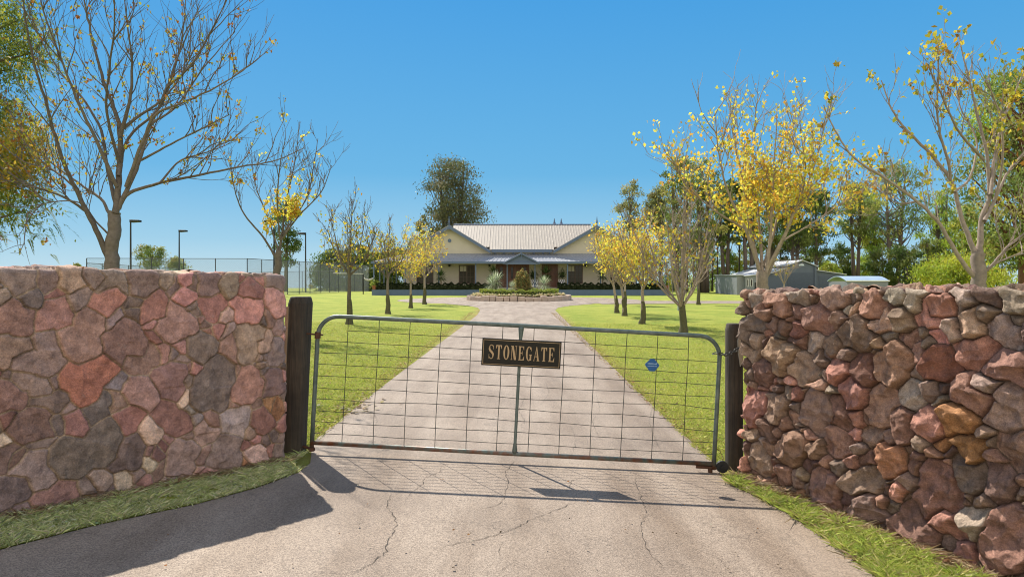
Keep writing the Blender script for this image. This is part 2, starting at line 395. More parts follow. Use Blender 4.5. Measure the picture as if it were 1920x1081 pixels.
# ------------------------------------------------------------------ dry stone walls
def stone_mat(name, bs, bd, pale):
    m = bpy.data.materials.new(name); n, l, b, o = nodes_of(m); co = coords(n)
    a = n.new('ShaderNodeAttribute'); a.attribute_name = 'Col'
    f1 = noise_fac(n, l, 14, 8, 0.7, 0.3, 0.7, co)
    f2 = noise_fac(n, l, 120, 6, 0.75, 0.25, 0.75, co)
    c = mixc(n, l, 1.0, a.outputs['Color'], mixc(n, l, f1, (0.52, 0.50, 0.49), (1.48, 1.46, 1.42)), 'MULTIPLY')
    c = mixc(n, l, 1.0, c, mixc(n, l, f2, (0.48,) * 3, (1.5,) * 3), 'MULTIPLY')
    f3 = noise_fac(n, l, 9, 10, 0.85, 0.58, 0.72, co)
    fm = n.new('ShaderNodeMath'); fm.operation = 'MULTIPLY'; fm.inputs[1].default_value = pale; l.new(f3, fm.inputs[0])
    c = mixc(n, l, fm.outputs[0], c, (0.42, 0.36, 0.31))      # lichen and chalky faces
    f4 = noise_fac(n, l, 5, 6, 0.7, 0.64, 0.74, co, 0.6)
    fm2 = n.new('ShaderNodeMath'); fm2.operation = 'MULTIPLY'; fm2.inputs[1].default_value = 0.35; l.new(f4, fm2.inputs[0])
    c = mixc(n, l, fm2.outputs[0], c, (0.28, 0.12, 0.045))    # rust stain
    l.new(c, b.inputs['Base Color']); b.inputs['Roughness'].default_value = 0.88; b.inputs['Specular IOR Level'].default_value = 0.35
    mu = n.new('ShaderNodeTexNoise'); mu.inputs['Scale'].default_value = 60; mu.inputs['Detail'].default_value = 10; mu.inputs['Roughness'].default_value = 0.72
    l.new(co, mu.inputs['Vector'])
    bump(n, l, b, mu.outputs[0], bs, bd)
    return m

def stone_wall(name, label, A, B, HA, HB, ext, thick, side, fixed, seed, rugged, joint, mortar, palette, radii, mat, tone=(1, 1, 1), pack=0.86, aniso=1.0):
    """A: base front corner at the gate, B: base front point seen at the frame edge; front faces `side`.
    One displaced sheet wraps front, gate end, top and back; every stone is a cell with its own cut planes."""
    rg = np.random.default_rng(seed)
    A = np.array(A[:2]); B = np.array(B[:2]); d = (B - A); L0 = np.linalg.norm(d); d /= L0
    n = np.array([d[1], -d[0]]) * side                      # outward front normal
    L = L0 + ext; T = thick; r = 0.05
    # plan path from the far end along the front, round the gate end and back
    segs = []
    def line(p, q, nn, step):
        k = max(2, int(np.linalg.norm(q - p) / step)); t = np.linspace(0, 1, k, endpoint=False)[:, None]
        segs.append((p + (q - p) * t, np.repeat(nn[None], k, 0)))
    def arc(c, n0, n1, k=14):
        for i in range(k):
            a = i / k * math.pi / 2; nn = n0 * math.cos(a) + n1 * math.sin(a); segs.append(((c + nn * r)[None], nn[None]))
    F0 = A + d * L; F1 = A + d * r
    line(F0, A + d * (L0 + 0.15), n, 0.03); line(A + d * (L0 + 0.15), F1, n, 0.0065)
    c1 = A + d * r - n * r; arc(c1, n, -d)
    line(A - n * r, A - n * (T - r), -d, 0.007)
    c2 = A + d * r - n * (T - r); arc(c2, -d, -n)
    line(A + d * r - n * T, F0 - n * T, -n, 0.04)
    pos = np.concatenate([s[0] for s in segs]); nrm = np.concatenate([s[1] for s in segs])
    ds = np.linalg.norm(np.diff(pos, axis=0), axis=1); s_ = np.concatenate([[0], np.cumsum(ds)])
    S0 = L - r                                              # arc length at the gate corner
    # centre line for the top
    rel = (pos - A) @ d; cen = A[None] + d[None] * np.clip(rel, T / 2, L)[:, None] - n[None] * T / 2
    Hn = np.clip(rel, 0, L); top = HA + (HB - HA) * np.clip(rel / L0, 0, 1.4)      # world z of the top
    base = zg(pos[:, 0], pos[:, 1]) - 0.12
    tv = np.concatenate([np.linspace(0, 1, 285), ])         # vertical fraction
    capn = 26; rt = 0.045
    a, b = len(pos), len(tv) + capn
    V = np.zeros((a, b, 3)); N = np.zeros((a, b, 3)); TT = np.zeros((a, b))
    for j, t in enumerate(tv):
        V[:, j, :2] = pos; V[:, j, 2] = base + (top - rt - base) * t; N[:, j, :2] = nrm; TT[:, j] = V[:, j, 2]
    for j in range(capn):
        jj = len(tv) + j
        if j < 8:
            an_ = (j + 1) / 8 * math.pi / 2; off = rt * (1 - math.cos(an_)); zz = top - rt + rt * math.sin(an_)
            q = off / (T / 2); nn = math.cos(an_); nz = math.sin(an_); add = rt * an_
        else:
            q = rt / (T / 2) + (1 - rt / (T / 2)) * (j - 7) / (capn - 8); zz = top; nn = 0; nz = 1; add = rt * math.pi / 2 + q * T / 2 - rt
        V[:, jj, :2] = pos + (cen - pos) * q; V[:, jj, 2] = zz
        N[:, jj, :2] = nrm * nn; N[:, jj, 2] = nz; TT[:, jj] = top - rt + add
    SS = np.repeat(s_[:, None], b, 1)
    # --- seeds: traced stones first, then darts
    seeds = []
    for (u, v, rp, colr) in fixed:
        dirv = np.array([(u - 960) / FPX, 1.0]); # intersect ray with front plane
        k = (A @ n) / (dirv @ n); Y = k; p = dirv * k
        z = EYE + (HORY - v) * Y / FPX; sc = FPX / Y
        seeds.append((L - (p - A) @ d, z, rp / sc, colr))
    smax = s_[-1]; zlo, zhi = base.min(), top.max() + T / 2 + 0.1
    for rr, tries in radii:
        for _ in range(tries):
            q = (rg.uniform(-0.2, smax + 0.2), rg.uniform(zlo, zhi)); r1 = rr * rg.uniform(0.85, 1.15)
            ok = all((q[0] - e[0]) ** 2 + (q[1] - e[1]) ** 2 > (pack * (r1 + e[2])) ** 2 for e in seeds)
            if ok: seeds.append((q[0], q[1], r1, None))
    # a stone is a cluster of two to four straight-edged cells: angular, wedge-like, sometimes hollow-sided
    sub = []
    for i, e in enumerate(seeds):
        kk = 1 if e[2] < .036 else (2 if e[2] < .06 else int(rg.integers(2, 5))); a0 = rg.uniform(0, math.pi)
        for q in range(kk):
            if kk == 1: sub.append((e[0], e[1], e[2] * .8, i)); continue
            an_ = a0 + q * 2 * math.pi / kk + rg.uniform(-.5, .5); el2 = rg.uniform(.35, .62) * e[2]
            sub.append((e[0] + math.cos(an_) * el2, e[1] + math.sin(an_) * el2, e[2] * rg.uniform(.45, .75), i))
    bx_ = np.array([q[0] for q in sub]); bz_ = np.array([q[1] for q in sub]); br_ = np.array([q[2] for q in sub]); bo = np.array([q[3] for q in sub])
    ns = len(seeds); sx = np.array([e[0] for e in seeds]); sz = np.array([e[1] for e in seeds]); sr = np.array([e[2] for e in seeds])
    cols = np.zeros((ns, 3))
    pal = np.array([p[1] for p in palette]); pw = np.array([p[0] for p in palette]); pw = pw / pw.sum()
    for i, e in enumerate(seeds):
        c = np.array(e[3]) if e[3] is not None else pal[rg.choice(len(pal), p=pw)]
        cols[i] = c * np.array(tone) * rg.uniform(0.66, 1.25) * (1 + rg.uniform(-0.05, 0.05, 3))
    K = 6
    th_ = rg.uniform(0, math.pi, len(sub)); st_ = np.exp(rg.uniform(0, .3, len(sub)) * aniso)
    c_, s2 = np.cos(th_), np.sin(th_); Q = np.stack([c_ ** 2 * st_ + s2 ** 2 / st_, c_ * s2 * (st_ - 1 / st_), s2 ** 2 * st_ + c_ ** 2 / st_], -1)
    ga = rg.uniform(0, 2 * math.pi, (ns, K)); gm = rg.uniform(0.1, 0.75, (ns, K)) * rugged; gb = rg.uniform(0.0, 0.55, (ns, K)) * rugged * 0.5
    lift = rg.uniform(-1, 1, ns) * (0.010 + 0.03 * rugged)
    # --- evaluate
    wx = SS + 0.011 * fbm(SS * 8, TT * 8, 2, seed + 1) + .005 * fbm(SS * 38, TT * 38, 3, seed + 3); wz = TT + 0.011 * fbm(SS * 8 + 40, TT * 8 + 7, 2, seed + 2) + .005 * fbm(SS * 38 + 9, TT * 38, 3, seed + 4)
    wx = wx.ravel(); wz = wz.ravel(); M = len(wx)
    best = np.zeros(M, int); edge = np.zeros(M)
    CH = 20000
    for k in range(0, M, CH):
        x = wx[k:k + CH, None]; z = wz[k:k + CH, None]
        near_ = np.nonzero((bx_ > x.min() - .9) & (bx_ < x.max() + .9))[0]
        dx = x - bx_[near_]; dz = z - bz_[near_]
        # each stone measures distance with its own stretch and turn, so cells come out long, wedge-like and angular
        q11, q12, q22 = Q[near_, 0], Q[near_, 1], Q[near_, 2]
        gxx = q11 * dx + q12 * dz; gzz = q12 * dx + q22 * dz
        D = gxx * dx + gzz * dz - br_[near_] ** 2
        ar_ = np.arange(len(x)); bi = D.argmin(1); d0 = D[ar_, bi]
        gx0 = gxx[ar_, bi][:, None]; gz0_ = gzz[ar_, bi][:, None]
        E = (D - d0[:, None]) / (2 * np.hypot(gxx - gx0, gzz - gz0_) + 1e-6); E[bo[near_][None, :] == bo[near_[bi]][:, None]] = 9
        edge[k:k + CH] = E.min(1); best[k:k + CH] = bo[near_[bi]]
    lx = wx - sx[best]; lz = wz - sz[best]
    h = np.full(M, 9.0)
    for k in range(K):
        h = np.minimum(h, gb[best, k] * sr[best] * 1.6 + gm[best, k] * (lx * np.cos(ga[best, k]) + lz * np.sin(ga[best, k])))
    h = np.clip(h, -0.06, 0.06) + lift[best]
    # conchoidal chips: lower envelope of tilted bowls, a few centimetres across
    px_, pz_ = SS.ravel() + 3.1 * best, TT.ravel() + 1.7 * best
    for cell, amp in ((0.15, 0.85), (0.065, 1.0), (0.027, 0.45)):
        ix = np.floor(px_ / cell).astype(np.int64); iz = np.floor(pz_ / cell).astype(np.int64); env = np.full(M, 9.0)
        for ox_ in (-1, 0, 1):
            for oz_ in (-1, 0, 1):
                jx, jz = ix + ox_, iz + oz_; cx_ = (jx + _h(jx, jz, 1)) * cell; cz_ = (jz + _h(jx, jz, 2)) * cell; dx = px_ - cx_; dz = pz_ - cz_
                env = np.minimum(env, (_h(jx, jz, 3) - .5) * cell * .22 + (_h(jx, jz, 4) - .5) * 1.3 * dx + (_h(jx, jz, 5) - .5) * 1.3 * dz + (dx * dx + dz * dz) / cell * .45)
        h += amp * (0.16 + 0.95 * rugged) * env
    fine = fbm(SS.ravel() * 26, TT.ravel() * 26, 5, seed + 5, 0.6)
    h += (0.003 + 0.005 * rugged) * fine
    e = np.clip((edge - joint * 0.35) / (0.005 + 0.014 * rugged), 0, 1); e = 1 - (1 - e) ** 1.6
    depth = -(0.020 + 0.075 * rugged) + 0.004 * fine
    Hh = depth + (h - depth) * e
    gap = np.clip((edge - joint * 0.3) / (joint * 0.5), 0, 1)[:, None]
    colr = cols[best] * (1 + 0.10 * fine[:, None])
    mcol = np.array(mortar)[None] * (1 + 0.25 * fbm(SS.ravel() * 60, TT.ravel() * 60, 2, 3)[:, None])
    colr = mcol * (1 - gap) + colr * gap
    damp = np.ones(b); damp[len(tv) - 12:len(tv)] = np.linspace(1, .62, 12); damp[len(tv):] = .62 if rugged > .3 else .8      # bedded, flatter coping
    V += N * (Hh.reshape(a, b) * damp[None])[..., None]
    o = gridmesh(name, V, mat, colr.reshape(a, b, 3))
    return tag(o, label, 'stone wall')

GB = (0.235, 0.175, 0.145); BR = (0.275, 0.175, 0.14); RD = (0.28, 0.15, 0.12); PK = (0.40, 0.22, 0.185); GY_ = (0.205, 0.165, 0.14)
LG = (0.31, 0.265, 0.235); OR = (0.31, 0.17, 0.085); CRM = (0.55, 0.44, 0.32); TN = (0.36, 0.265, 0.20); DB = (0.16, 0.11, 0.10)
M_SL = stone_mat('shaded_side_stone', 0.9, 0.014, 0.5)
M_SR = stone_mat('rough_quarry_stone', 1.0, 0.02, 0.6)
fl = [(165, 710, 52, (.31, .145, .10)), (155, 635, 46, BR), (240, 640, 46, BR), (75, 665, 50, GB), (162, 850, 66, GB), (400, 725, 46, GB), (325, 785, 38, RD), (472, 725, 33, PK),
      (470, 640, 36, TN), (105, 600, 34, RD), (400, 575, 26, PK), (465, 580, 30, PK), (522, 572, 27, PK), (428, 850, 40, GB), (345, 862, 34, GB), (200, 560, 34, (.33, .17, .13)), (335, 605, 36, BR),
      (240, 790, 30, RD), (60, 722, 30, GB), (62, 795, 34, BR), (10, 920, 48, DB), (525, 768, 14, OR), (487, 857, 24, (.45, .32, .28)), (283, 872, 14, CRM), (285, 812, 17, CRM), (495, 788, 25, RD),
      (522, 662, 24, LG), (515, 722, 28, GB), (95, 755, 30, GB), (25, 600, 34, BR), (140, 565, 22, GB), (265, 670, 30, BR), (345, 540, 32, PK), (290, 575, 24, RD), (190, 765, 26, GY_), (215, 755, 24, BR),
      (40, 515, 36, GB), (85, 520, 22, GB), (135, 513, 32, TN), (180, 516, 22, GB), (215, 520, 26, GB), (265, 525, 30, GB), (318, 515, 18, TN), (350, 530, 24, GB), (392, 528, 24, GB), (430, 530, 26, TN), (470, 545, 22, PK),
      (520, 525, 26, GY_), (70, 885, 40, GB), (240, 850, 34, GB), (380, 650, 26, GB), (430, 665, 34, BR), (320, 712, 32, BR), (270, 735, 30, BR), (20, 660, 34, BR), (20, 740, 28, BR), (500, 640, 18, TN)]
fr = [(1400, 620, 38, (.25, .20, .17)), (1402, 650, 30, (.25, .20, .17)), (1455, 665, 34, TN), (1430, 578, 26, BR), (1412, 556, 22, LG), (1490, 553, 26, LG), (1555, 560, 30, GB), (1625, 565, 34, BR), (1710, 555, 28, LG), (1755, 570, 32, PK),
      (1800, 553, 32, LG), (1850, 552, 24, GB), (1895, 556, 34, LG), (1670, 680, 42, BR), (1640, 762, 40, BR), (1697, 735, 26, (.42, .36, .32)), (1520, 770, 44, GB), (1790, 790, 34, OR), (1815, 840, 34, OR), (1662, 865, 34, (.32, .19, .12)),
      (1745, 925, 50, BR), (1618, 965, 40, GB), (1700, 995, 46, BR), (1610, 905, 36, GB), (1880, 1015, 70, BR), (1895, 690, 50, BR), (1812, 742, 42, BR), (1812, 665, 42, PK), (1755, 680, 32, (.22, .11, .085)), (1452, 570, 30, BR),
      (1805, 600, 26, TN), (1872, 622, 30, LG), (1730, 592, 28, PK), (1405, 762, 38, PK), (1478, 840, 44, BR), (1565, 695, 26, PK), (1590, 735, 30, PK), (1880, 768, 42, GB), (1905, 850, 44, BR), (1600, 625, 40, GB), (1530, 600, 34, BR),
      (1500, 690, 32, GB), (1612, 690, 34, (.22, .12, .10)), (1415, 860, 30, TN), (1425, 700, 26, BR), (1560, 830, 34, BR), (1560, 775, 34, BR), (1745, 795, 36, PK), (1690, 800, 34, BR), (1810, 890, 36, GY_), (1860, 905, 34, DB),
      (1450, 760, 28, GB), (1540, 920, 40, BR), (1640, 600, 26, TN), (1860, 740, 30, LG), (1430, 810, 24, BR), (1765, 980, 40, PK), (1820, 985, 34, LG)]
palL = [(5, GB), (3.4, BR), (1.3, RD), (2.4, PK), (2, GY_), (.8, TN), (.4, OR), (.3, CRM), (.6, LG)]
palR = [(4, GB), (4.5, BR), (.6, RD), (1.1, PK), (1.6, GY_), (1.2, TN), (.5, OR), (1.5, LG), (1.5, DB)]
AL = G(541, 860); BL = G(0, 971); AR = G(1383, 890); BR_ = G(1920, 1104)
topz = lambda v, Y: EYE + (HORY - v) * Y / FPX
stone_wall('stone_wall', 'wall of fitted grey brown and red stones with its face in shade, left of the gate', AL, BL, topz(513, AL[1]), topz(497, BL[1]), 1.6, 0.42, -1, fl, 21, 0.10, 0.008,
           (0.44, 0.32, 0.22), palL, [(0.13, 260), (0.085, 900), (0.05, 2600), (0.03, 3600)], M_SL, (1.46, 1.34, 1.36))
stone_wall('stone_wall', 'wall of rough jagged sunlit quarry stones with deep joints, right of the gate', AR, BR_, topz(544, AR[1]), topz(533, BR_[1]), 1.4, 0.5, 1, fr, 33, 0.74, 0.006,
           (0.10, 0.065, 0.045), palR, [(0.115, 200), (0.078, 900), (0.055, 2600), (0.036, 3000), (0.024, 3000)], M_SR, (1.34, 1.20, 1.08))

# ------------------------------------------------------------------ gate posts
def wood_mat(name, c0, c1, rough=0.8):
    m = bpy.data.materials.new(name); n, l, b, o = nodes_of(m); co = coords(n)
    mp = n.new('ShaderNodeMapping'); mp.inputs['Scale'].default_value = (1, 1, 0.06); l.new(co, mp.inputs[0])
    f = noise_fac(n, l, 45, 8, 0.7, 0.3, 0.7, mp.outputs[0]); g = noise_fac(n, l, 3, 4, 0.6, 0.35, 0.65, co)
    c = mixc(n, l, f, c0, c1); c = mixc(n, l, 1.0, c, mixc(n, l, g, (.7,) * 3, (1.3,) * 3), 'MULTIPLY')
    l.new(c, b.inputs['Base Color']); b.inputs['Roughness'].default_value = rough
    bump(n, l, b, f, 0.6, 0.006)
    return m
M_POSTW = wood_mat('dark_treated_timber', (0.022, 0.020, 0.016), (0.075, 0.055, 0.036))
M_PALEW = wood_mat('split_timber', (0.30, 0.21, 0.12), (0.42, 0.31, 0.2))
def post(x, y, ztop, rx, ry, lean, label, sides=10, seed=0):
    r = random.Random(seed); z0 = zgf(x, y) - 0.15; pr = []; mb = MB(); n = 20; rings = []
    zs = [z0, z0 + .2, z0 + .5, z0 + .9, z0 + 1.3, ztop - .06, ztop - .03, ztop - .008, ztop]
    vs = []
    for z in zs:
        t = 0.93 if z > ztop - 0.04 else 1.0
        if z > ztop - 0.02: t = 0.86
        if z == ztop: t = 0.8
        for k in range(n):
            a = 2 * math.pi * k / n; q = 1 + 0.03 * math.sin(a * 3 + seed) + 0.02 * math.sin(7 * a + z * 2)
            p = 2.9; ca, sa = math.cos(a), math.sin(a); e = (abs(ca) ** p + abs(sa) ** p) ** (-1 / p)
            vs.append((x + lean * (z - z0) + rx * e * ca * q * t, y + ry * e * sa * q * t, z))
    m_ = len(zs)
    fs = [(i * n + k, i * n + (k + 1) % n, (i + 1) * n + (k + 1) % n, (i + 1) * n + k) for i in range(m_ - 1) for k in range(n)] + [tuple(range(n))[::-1], tuple(range((m_ - 1) * n, m_ * n))]
    mb.add(vs, fs)
    root = thing('gate_post', label, 'gate post', (x, y, zgf(x, y)))
    mb.build('post', M_POSTW, root, smooth=False)
    return root
GYP = 6.2
xl = (549 - 960) * 6.3 / FPX
lp = post(xl, 6.30, topz(556, 6.3), 0.105, 0.10, 0.047, 'thick dark timber post butted against the left wall, carrying the gate hinges', seed=1)
c_ = MB(); c_.prism([(xl - .075, .3), (xl - .05, .3), (xl - .002, 1.42), (xl - .03, 1.42)], 'y', 6.185, 6.199); c_.build('split_edge', M_PALEW, lp)
rpx = (1376 - 960) * 6.42 / FPX
rp = post(rpx, 6.42, topz(606, 6.42), 0.075, 0.08, 0.0, 'slim dark mossy timber post in front of the right wall end, holding the chain', seed=4)
M_PALE = plain('bare_pale_scar', (0.42, 0.36, 0.27), 0.9)
sc_ = MB(); sc_.add([(rpx + .02, 6.325, 1.16), (rpx + .045, 6.32, 1.05), (rpx + .055, 6.322, .92), (rpx + .03, 6.318, .86), (rpx + .012, 6.32, .98), (rpx + .005, 6.322, 1.1)], [(0, 1, 2, 3, 4, 5)]); 
sv = sc_.v[0]; sc_ = MB(); sc_.prism([(p[0], p[2]) for p in sv], 'y', 6.318, 6.36); sc_.build('bark_scar', M_PALE, rp)

# ------------------------------------------------------------------ the farm gate (built in its own plane, then hung with its sag)
TILT = math.atan2(40, 750)
gx0, gz0 = (585 - 960) * GYP / FPX, EYE + (HORY - 829) * GYP / FPX
def gal_mat():
    m = bpy.data.materials.new('weathered_galvanised_pipe'); n, l, b, o = nodes_of(m); co = coords(n)
    s = n.new('ShaderNodeSeparateXYZ'); l.new(co, s.inputs[0])
    f = noise_fac(n, l, 12, 7, 0.7, 0.35, 0.65, co)
    c = mixc(n, l, f, (0.07, 0.10, 0.085), (0.15, 0.18, 0.165))
    # rust along the low rail and at the wire ends: more rust lower down
    mr = n.new('ShaderNodeMapRange'); mr.inputs[1].default_value = 0.09; mr.inputs[2].default_value = 0.0; l.new(s.outputs[2], mr.inputs[0])
    g = noise_fac(n, l, 9, 6, 0.75, 0.42, 0.62, co)
    mm = n.new('ShaderNodeMath'); mm.operation = 'MULTIPLY'; l.new(mr.outputs[0], mm.inputs[0]); l.new(g, mm.inputs[1])
    c = mixc(n, l, mm.outputs[0], c, (0.17, 0.055, 0.02))
    l.new(c, b.inputs['Base Color']); b.inputs['Metallic'].default_value = 0.25; b.inputs['Roughness'].default_value = 0.45
    bump(n, l, b, f, 0.1, 0.002)
    return m
M_GAL = gal_mat()
M_WIRE = plain('dull_wire', (0.028, 0.03, 0.026), 0.7, 0.0, bs=0)
M_IRON = plain('rusty_iron', (0.10, 0.045, 0.025), 0.8, 0.3, var=0.4, scale=30)
M_DARK = plain('dark_iron', (0.03, 0.03, 0.03), 0.6, 0.5)
gate = thing('farm_gate', 'galvanised pipe farm gate with wire mesh, closed across the driveway', 'gate', (gx0, GYP, gz0), rot=(0, TILT, 0))
ORG[gate.name] = (0, 0, 0)
GW, GH, PR = 3.655, 1.155, 0.0195
ca = 0.19
fr_ = [(0, 0, -0.05), (0, 0, 0.3), (0, 0, GH - ca)]
for i in range(1, 9): a = i / 9 * math.pi / 2; fr_.append((ca - ca * math.cos(a), 0, GH - ca + ca * math.sin(a)))
fr_ += [(ca, 0, GH), (GW / 2, 0, GH + .004), (GW - ca, 0, GH)]
for i in range(1, 9): a = i / 9 * math.pi / 2; fr_.append((GW - ca + ca * math.sin(a), 0, GH - ca + ca * math.cos(a)))
fr_ += [(GW, 0, GH - ca), (GW, 0, 0.3), (GW, 0, -0.05)]
mb = MB(); mb.tube(fr_, PR, 12); mb.tube([(0.015, 0, 0), (GW / 2, 0, -0.004), (GW - .015, 0, 0)], 0.0205, 12)
mb.build('frame', M_GAL, gate, smooth=True)
st = MB(); sx_ = 1.842
st.tube([(sx_, 0, -.0), (sx_, 0, .03), (sx_, 0, .10), (sx_, 0, .6), (sx_, 0, GH - .12), (sx_, 0, GH - .03), (sx_, 0, GH)], [.024, .024, .0145, .0145, .0145, .025, .025], 10)
st.build('centre_stay', M_GAL, gate, smooth=True)
wr = random.Random(5)
vx = [0.271 + 0.2815 * k for k in range(12)]
hz = [0.088 + 0.1047 * k for k in range(10)]
for x in vx:
    w = MB(); w.tube([(x + wr.uniform(-.003, .003), -.004, z) for z in (0.015, .3, .6, .9, GH - .015)], 0.0032, 5); w.build('upright_wire', M_WIRE, gate)
for k, z in enumerate(hz):
    x0, x1 = (vx[0], vx[-1]) if k == 9 else (0.015, GW - .015)
    amp = (.010 if k in (2, 3, 4) else .004); pts = []
    for t in np.linspace(0, 1, 34):
        x = x0 + (x1 - x0) * t
        pts.append((x, -.009, z + amp * math.sin(x * 5.3 + k * 1.7) * math.sin(x * 2.1 + k) + (amp * 1.2 * math.exp(-((x - 3.25) / .18) ** 2) * (-1) ** k)))
    w = MB(); w.tube(pts, 0.0030, 5); w.build('strand_wire', M_WIRE, gate)
# name plate
M_PLATE = plain('black_enamel', (0.012, 0.011, 0.010), 0.25, 0.0, var=0.2, bs=0, spec=0.35)
M_GOLD = plain('gold_paint', (0.42, 0.29, 0.16), 0.45, 0.2, var=0.08, bs=0)
px0, pz0, pw_, ph_ = 1.855 - .3575, 0.912 - .122, 0.715, 0.245
pl = MB(); pl.box(px0, px0 + pw_, -.045, -.036, pz0, pz0 + ph_)
plate = pl.build('name_plate', M_PLATE, gate, bevel=.002)
bo = MB(); e = .012; t = .004
for (x0, x1, z0, z1) in ((e, pw_ - e, e, e + t), (e, pw_ - e, ph_ - e - t, ph_ - e), (e, e + t, e + t, ph_ - e - t), (pw_ - e - t, pw_ - e, e + t, ph_ - e - t)):
    bo.box(px0 + x0, px0 + x1, -.0475, -.0455, pz0 + z0, pz0 + z1)
bo.build('border_line', M_GOLD, plate)
def letters(word, x0, z0, lw, lh, gap, mb, y0=-.049, y1=-.0455):
    s = 0.26; th = 0.085                     # stem and hairline in letter widths / heights
    def rc(a, b, c, d): out.append([(a, c), (b, c), (b, d), (a, d)])
    def curve(fn, n=22, closed=False):
        ps = [fn(i / n) for i in range(n + 1)]
        for p, q in zip(ps, ps[1:]): out.append([p[0], p[1], q[1], q[0]])
    for i, ch in enumerate(word):
        out = []; ox = x0 + i * (lw + gap)
        if ch == 'T':
            rc(.5 - s / 2, .5 + s / 2, 0, 1); rc(.02, .5 - s / 2, 1 - th * .7, 1); rc(.5 + s / 2, .98, 1 - th * .7, 1)
            out.append([(.02, 1 - th * .7), (.02, .72), (.09, .76), (.22, 1 - th * .7)]); out.append([(.98, 1 - th * .7), (.78, 1 - th * .7), (.91, .76), (.98, .72)])
            rc(.5 - s, .5 - s / 2, 0, .045); rc(.5 + s / 2, .5 + s, 0, .045)
        elif ch == 'E':
            rc(.1, .1 + s, 0, 1); rc(0, .1, 0, .05); rc(0, .1, .95, 1); rc(.1 + s, .96, 0, .06); rc(.1 + s, .92, .94, 1); rc(.1 + s, .66, .48, .54)
            out.append([(.96, .06), (.98, .30), (.9, .26), (.74, .06)]); out.append([(.92, .94), (.72, .94), (.86, .76), (.93, .72)]); rc(.62, .68, .36, .66)
        elif ch == 'N':
            rc(.1, .18, 0, 1); rc(.82, .9, 0, 1); out.append([(.1, 1), (.62 - s * .25, 0), (.9, 0), (.42, 1)]); rc(0, .1, .95, 1); rc(0, .1, 0, .045); rc(.18, .3, 0, .045); rc(.7, .82, .955, 1); rc(.9, 1, .955, 1)
        elif ch == 'O':
            curve(lambda t: ((.5 + .5 * math.cos(6.2832 * t), .5 + .52 * math.sin(6.2832 * t)), (.5 + .22 * math.cos(6.2832 * t), .5 + .465 * math.sin(6.2832 * t))), 28)
        elif ch == 'G':
            curve(lambda t: ((.5 + .5 * math.cos(.7 + 4.9 * t), .5 + .52 * math.sin(.7 + 4.9 * t)), (.5 + .22 * math.cos(.7 + 4.9 * t), .5 + .465 * math.sin(.7 + 4.9 * t))), 24)
            rc(.66, .92, .02, .44); rc(.52, .66, .395, .44); rc(.92, 1.0, .395, .44); out.append([(.86, .97), (.92, .97), (.92, .66), (.84, .74)])
        elif ch == 'S':
            P_ = [(.86, .74), (.78, .9), (.5, .985), (.22, .9), (.16, .74), (.3, .6), (.62, .46), (.84, .32), (.8, .12), (.5, .015), (.2, .1), (.1, .28)]; Wd = [.02, .05, .06, .16, .24, .30, .32, .26, .16, .06, .05, .02]
            for (p, w), (q, w2) in zip(zip(P_, Wd), zip(P_[1:], Wd[1:])):
                out.append([(p[0] - w / 2, p[1] - w * .12), (p[0] + w / 2, p[1] + w * .12), (q[0] + w2 / 2, q[1] + w2 * .12), (q[0] - w2 / 2, q[1] - w2 * .12)])
            curve(lambda t: ((.5 + .4 * math.cos(.5 + 2.2 * t), .76 + .255 * math.sin(.5 + 2.2 * t)), (.5 + .32 * math.cos(.5 + 2.2 * t), .76 + .2 * math.sin(.5 + 2.2 * t))), 10)
            curve(lambda t: ((.5 + .4 * math.cos(3.6 + 2.2 * t), .245 + .255 * math.sin(3.6 + 2.2 * t)), (.5 + .32 * math.cos(3.6 + 2.2 * t), .245 + .2 * math.sin(3.6 + 2.2 * t))), 10)
            rc(.82, .88, .68, .97); rc(.1, .16, .03, .34)
        elif ch == 'A':
            out.append([(.06, 0), (.14, 0), (.52, .92), (.48, 1)]); out.append([(.42, 1), (.56, 1), (.96, 0), (.66, 0)]); rc(.24, .62, .29, .34); rc(-.02, .2, 0, .045); rc(.58, 1.03, 0, .04)
        for k, poly in enumerate(out):
            pts = [(ox + p[0] * lw, z0 + p[1] * lh) for p in poly]; yy = y0 + 0.00004 * k
            mb.prism(pts, 'y', yy, y1)
le = MB(); lw_, gp_ = .0535, .0145
tw = 9 * lw_ + 8 * gp_
letters('STONEGATE', px0 + (pw_ - tw) / 2, pz0 + .062, lw_, .126, gp_, le)
le.build('lettering', M_GOLD, plate)
# small blue badge with two rows of tiny pale print
M_BLUE = plain('blue_badge', (0.008, 0.09, 0.26), 0.45, var=0.15, bs=0)
M_PRINT = plain('pale_print', (0.30, 0.42, 0.58), 0.6, bs=0)
bx, bz = 3.045, 0.868
bd = MB(); rr_ = .064
bp = []
for k in range(8):
    a = math.pi / 8 + k * math.pi / 4
for (ax, az) in ((-.30, 1), (.25, 1), (.95, .12), (.95, -.12), (.35, -1), (-.35, -1), (-1, -.1), (-1, .18)): bp.append((bx + ax * rr_, bz + az * rr_ * .86))
bd.prism(bp, 'y', -.022, -.016); badge = bd.build('badge', M_BLUE, gate)
pr_ = MB(); rr2 = random.Random(3)
for row, z, n_ in ((0, .008, 8), (1, -.012, 10)):
    hh = .013 if row == 0 else .007
    for k in range(n_):
        x = bx - .043 + k * (.086 / n_); pr_.box(x, x + .086 / n_ * .7, -.0235, -.0222, bz + z, bz + z + hh * rr2.uniform(.6, 1))
pr_.build('print', M_PRINT, badge)
